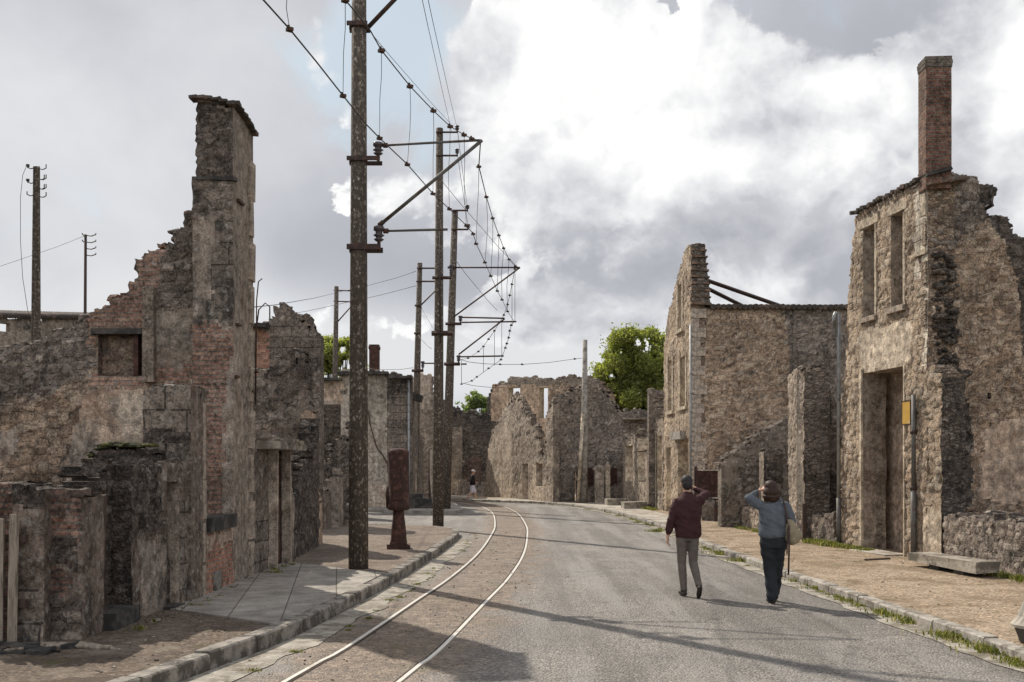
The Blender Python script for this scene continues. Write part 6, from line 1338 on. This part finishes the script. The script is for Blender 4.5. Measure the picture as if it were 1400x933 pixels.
man = fuse('person', body, .0085, ['skin', 'trs_grey', 'shoe_dk'], pk, None, Lm, R(4), 3)
tag(man, 'man seen from behind in a maroon jacket, raising a camera to his face', 'person', 'people walking in the street')
jk = [ringmesh([((0, 0, .86), .185, .132), ((0, 0, .9), .19, .138), ((0, 0, .98), .195, .14), ((0, 0, 1.12), .195, .135), ((0, -.01, 1.28), .212, .142), ((0, -.01, 1.39), .2, .125), ((0, 0, 1.45), .14, .1), ((0, .005, 1.5), .085, .078), ((0, .01, 1.54), .075, .07)])]
jk += [limb((-.165, 0, 1.37), armL[1], .078, .067), limb(armL[1], (-.28, .005, .95), .066, .05), limb(armR[0], armR[1], .078, .068), limb(armR[1], (.165, .17, 1.575), .064, .048)]
fuse('jacket', jk, .011, ['maroon'], lambda p: 0, man, None, R(4), 2, .02, 3)
hr = [ball((-.01, .012, 1.69), (.088, .1, .098)), ball((-.01, -.025, 1.645), (.08, .075, .085))]; fuse('hair', hr, .008, ['hair_dk'], lambda p: 0, man, None, R(4), 2, .004, 5)
cmr = MB(); X0, Y0, Z0 = mx_+.03, my_+.2, 1.61; cmr.box((X0, Y0, Z0-.04), (.14, .06, .09), 0, 0); cmr.tube([(X0-.01, Y0+.03, Z0), (X0-.01, Y0+.12, Z0)], .035, 12); cmr.box((X0+.02, Y0, Z0+.05), (.05, .05, .02)); tag(cmr.build('camera', ['black']), 'black camera held up to the face of the man in maroon', 'camera')
# ---- woman in the blue-grey sweater
wx_, wy_ = gp(1057, 825.5); Lw = (wx_, wy_, 0); rz_ = R(-2)
body = [ringmesh([((0, 0, .8), .13, .1), ((0, 0, .88), .175, .125), ((0, 0, .98), .155, .11), ((0, .0, 1.08), .14, .1), ((0, -.005, 1.24), .16, .105), ((0, -.005, 1.34), .15, .09), ((0, 0, 1.4), .085, .065), ((0, .01, 1.44), .05, .05)])]
J = dict(hL=(-.08, 0, .88), kL=(-.03, .05, .47), aL=(-.005, -.0, .09), hR=(.08, 0, .88), kR=(.075, .13, .47), aR=(.08, .25, .14))
body += [limb(J['hL'], J['kL'], .098, .075), limb(J['kL'], J['aL'], .074, .062), limb(J['hR'], J['kR'], .098, .075), limb(J['kR'], J['aR'], .074, .06)]
body += foot((-.005, 0, .09), -.25, .93); body += foot((.08, .26, .12), .1, .93, .2)
body += [limb((0, 0, 1.4), (-.005, .015, 1.52), .05, .048)]+head((-.03, .03, 1.585), .96)
aL = [(-.165, 0, 1.36), (-.315, .06, 1.47), (-.17, .12, 1.565)]; aR = [(.165, 0, 1.36), (.27, .02, 1.13), (.09, .17, 1.49)]
for A_ in (aL, aR): body += [limb(A_[0], A_[1], .044, .038), limb(A_[1], A_[2], .038, .025)]
body += hand((-.17, .12, 1.565), (.8, .25, .35), (.2, 1, .5), .5, .92); body += hand((.09, .17, 1.49), (-.45, .1, .7), (-1, 0, -.2), .6, .92)
def pk(p):
    x, y, z = p
    if z < .085: return 2
    if z > 1.41 and abs(x+.0) < .16: return 0
    if z > 1.5 and x < 0: return 0
    return 1
wom = fuse('person', body, .0085, ['skin', 'trs_blk', 'shoe_dk'], pk, None, Lw, rz_, 3)
tag(wom, 'woman seen from behind with bobbed brown hair, blue-grey sweater and black trousers', 'person', 'people walking in the street')
sw = [ringmesh([((0, 0, .92), .18, .135), ((0, 0, .96), .2, .15), ((0, 0, 1.06), .19, .142), ((0, -.01, 1.2), .195, .14), ((0, -.01, 1.31), .188, .12), ((0, 0, 1.38), .125, .09), ((0, .01, 1.43), .07, .065), ((0, .01, 1.46), .06, .058)])]
sw += [limb(aL[0], aL[1], .072, .062), limb(aL[1], (-.2, .11, 1.548), .058, .042), limb(aR[0], aR[1], .072, .062), limb(aR[1], (.115, .15, 1.44), .06, .042)]
fuse('sweater', sw, .011, ['sweater'], lambda p: 0, wom, None, rz_, 2, .018, 9)
tr_ = [limb((-.08, 0, .86), J['kL'], .108, .088), limb(J['kL'], (-.01, -.005, .1), .086, .084), limb((.08, 0, .86), J['kR'], .108, .088), limb(J['kR'], (.08, .25, .16), .086, .08), ringmesh([((0, 0, .78), .17, .12), ((0, 0, .9), .185, .135), ((0, 0, .97), .165, .12)])]
fuse('trousers', tr_, .011, ['trs_blk'], lambda p: 0, wom, None, rz_, 2, .014, 12)
hr = [ball((-.03, .0, 1.625), (.093, .102, .098)), ball((-.03, -.02, 1.56), (.112, .1, .09)), ball((-.03, -.02, 1.49), (.12, .09, .05)), ball((-.085, .0, 1.46), (.045, .06, .045)), ball((.03, -.0, 1.455), (.045, .06, .045)), ball((-.02, -.05, 1.45), (.06, .05, .045))]
fuse('hair', hr, .007, ['hair_br'], lambda p: 0, wom, None, rz_, 1, .009, 4)
# bag under her right arm
bag = thing('shoulder_bag', 'tan canvas bag hanging at the right side of the woman in the grey sweater', 'bag', (wx_+.24, wy_-.03, .8))
n_ = 24; V = []; F = []; prof = [(-.02, .82), (.1, .84), (.2, .9), (.245, 1.0), (.22, 1.06), (.12, 1.14), (.02, 1.18), (-.03, 1.16), (-.04, 1.0)]
bg_ = []
mb = MB(); cxs = wx_+.13; k = len(prof)
for yy, sc_i in ((-.14, .8), (-.115, .95), (-.08, 1), (.02, 1), (.06, .95), (.08, .8)):
    for (px_, z_) in prof: cxx, czz = .09, 1.0; V.append((cxs+cxx+(px_-cxx)*sc_i, wy_+yy, czz+(z_-czz)*sc_i))
for i in range(5):
    for j in range(k): F.append((i*k+j, i*k+(j+1) % k, (i+1)*k+(j+1) % k, (i+1)*k+j))
F.append(tuple(range(k))); F.append(tuple(5*k+j for j in range(k)))
hx_ = cxs-wx_-.13
fuse('pouch', [ball((-.01, -.03, .22), (.08, .09, .16)), ball((.03, -.03, .15), (.11, .08, .11)), ball((.0, -.03, .1), (.09, .08, .075)), limb((-.04, -.03, .34), (-.05, -.03, .1), .045, .05)], .012, ['bagc'], lambda p: 0, bag, None, 0, 3, .012, 7)
mb = MB(); mb.tube([(cxs+.03, wy_-.12, 1.12), (cxs+.01, wy_-.14, 1.3), (cxs-.0, wy_-.06, 1.425), (cxs+.01, wy_+.04, 1.4), (cxs+.04, wy_+.1, 1.15)], .012, 6); mb.build('strap', ['strapdk'], bag)
mb = MB(); mb.tube([(cxs+.045, wy_-.15, 1.1), (cxs+.05, wy_-.155, .8), (cxs+.04, wy_-.155, .42)], .013, 6); mb.tube([(cxs+.03, wy_-.15, 1.05), (cxs+.02, wy_-.155, .7)], .01, 6); mb.build('hanging_strap', ['strapdk'], bag)
# ---- far walker
px0, py0 = gp(646, 685.5); rz_ = R(-80)
body = [ringmesh([((0, 0, .82), .13, .1), ((0, 0, .9), .165, .12), ((0, 0, 1.05), .155, .12), ((0, 0, 1.25), .175, .12), ((0, 0, 1.36), .16, .1), ((0, 0, 1.44), .08, .07)])]
body += [limb((-.08, 0, .88), (-.08, .14, .5), .085, .06), limb((-.08, .14, .5), (-.08, .24, .09), .055, .038), limb((.08, 0, .88), (.08, -.06, .48), .085, .06), limb((.08, -.06, .48), (.08, -.32, .14), .055, .038)]
body += foot((-.08, .24, .09), 0, 1, 0)+foot((.08, -.33, .15), 0, 1, .5)+[limb((0, 0, 1.42), (0, .03, 1.54), .055, .05)]+head((0, .05, 1.61), 1)
fa = [[(-.18, 0, 1.38), (-.22, -.1, 1.12), (-.18, .1, 1.0)], [(.18, 0, 1.38), (.24, -.08, 1.12), (.2, .12, 1.02)]]
for A_ in fa: body += [limb(A_[0], A_[1], .045, .038), limb(A_[1], A_[2], .038, .026)]
body += hand(fa[0][2], (0, 1, .2), (0, 0, 1), .5)+hand(fa[1][2], (0, 1, .2), (0, 0, 1), .5)
wk = fuse('person', body, .014, ['skin', 'white_s', 'shoe_dk'], lambda p: 2 if p[2] < .09 else (1 if .48 < p[2] < .95 else 0), None, (px0, py0, 0), rz_, 2)
tag(wk, 'distant walker in a black top, pale shorts and cap crossing at the bend', 'person', 'people walking in the street')
fuse('top', [ringmesh([((0, 0, .88), .18, .15), ((0, 0, 1.05), .185, .15), ((0, 0, 1.25), .2, .145), ((0, 0, 1.38), .18, .12), ((0, 0, 1.45), .09, .08)])]+[limb(A_[0], A_[1], .065, .058) for A_ in fa]+[limb(fa[1][1], fa[1][2], .056, .045)], .016, ['blacktop'], lambda p: 0, wk, None, rz_, 2)
fuse('shorts', [limb((-.08, 0, .86), (-.08, .13, .54), .1, .09), limb((.08, 0, .86), (.08, -.05, .54), .1, .09), ringmesh([((0, 0, .78), .15, .12), ((0, 0, .93), .175, .135)])], .016, ['white_s'], lambda p: 0, wk, None, rz_, 2)
fuse('cap', [ball((0, .04, 1.67), (.09, .1, .065)), ball((0, .13, 1.65), (.07, .07, .015))], .012, ['cap'], lambda p: 0, wk, None, rz_, 1)
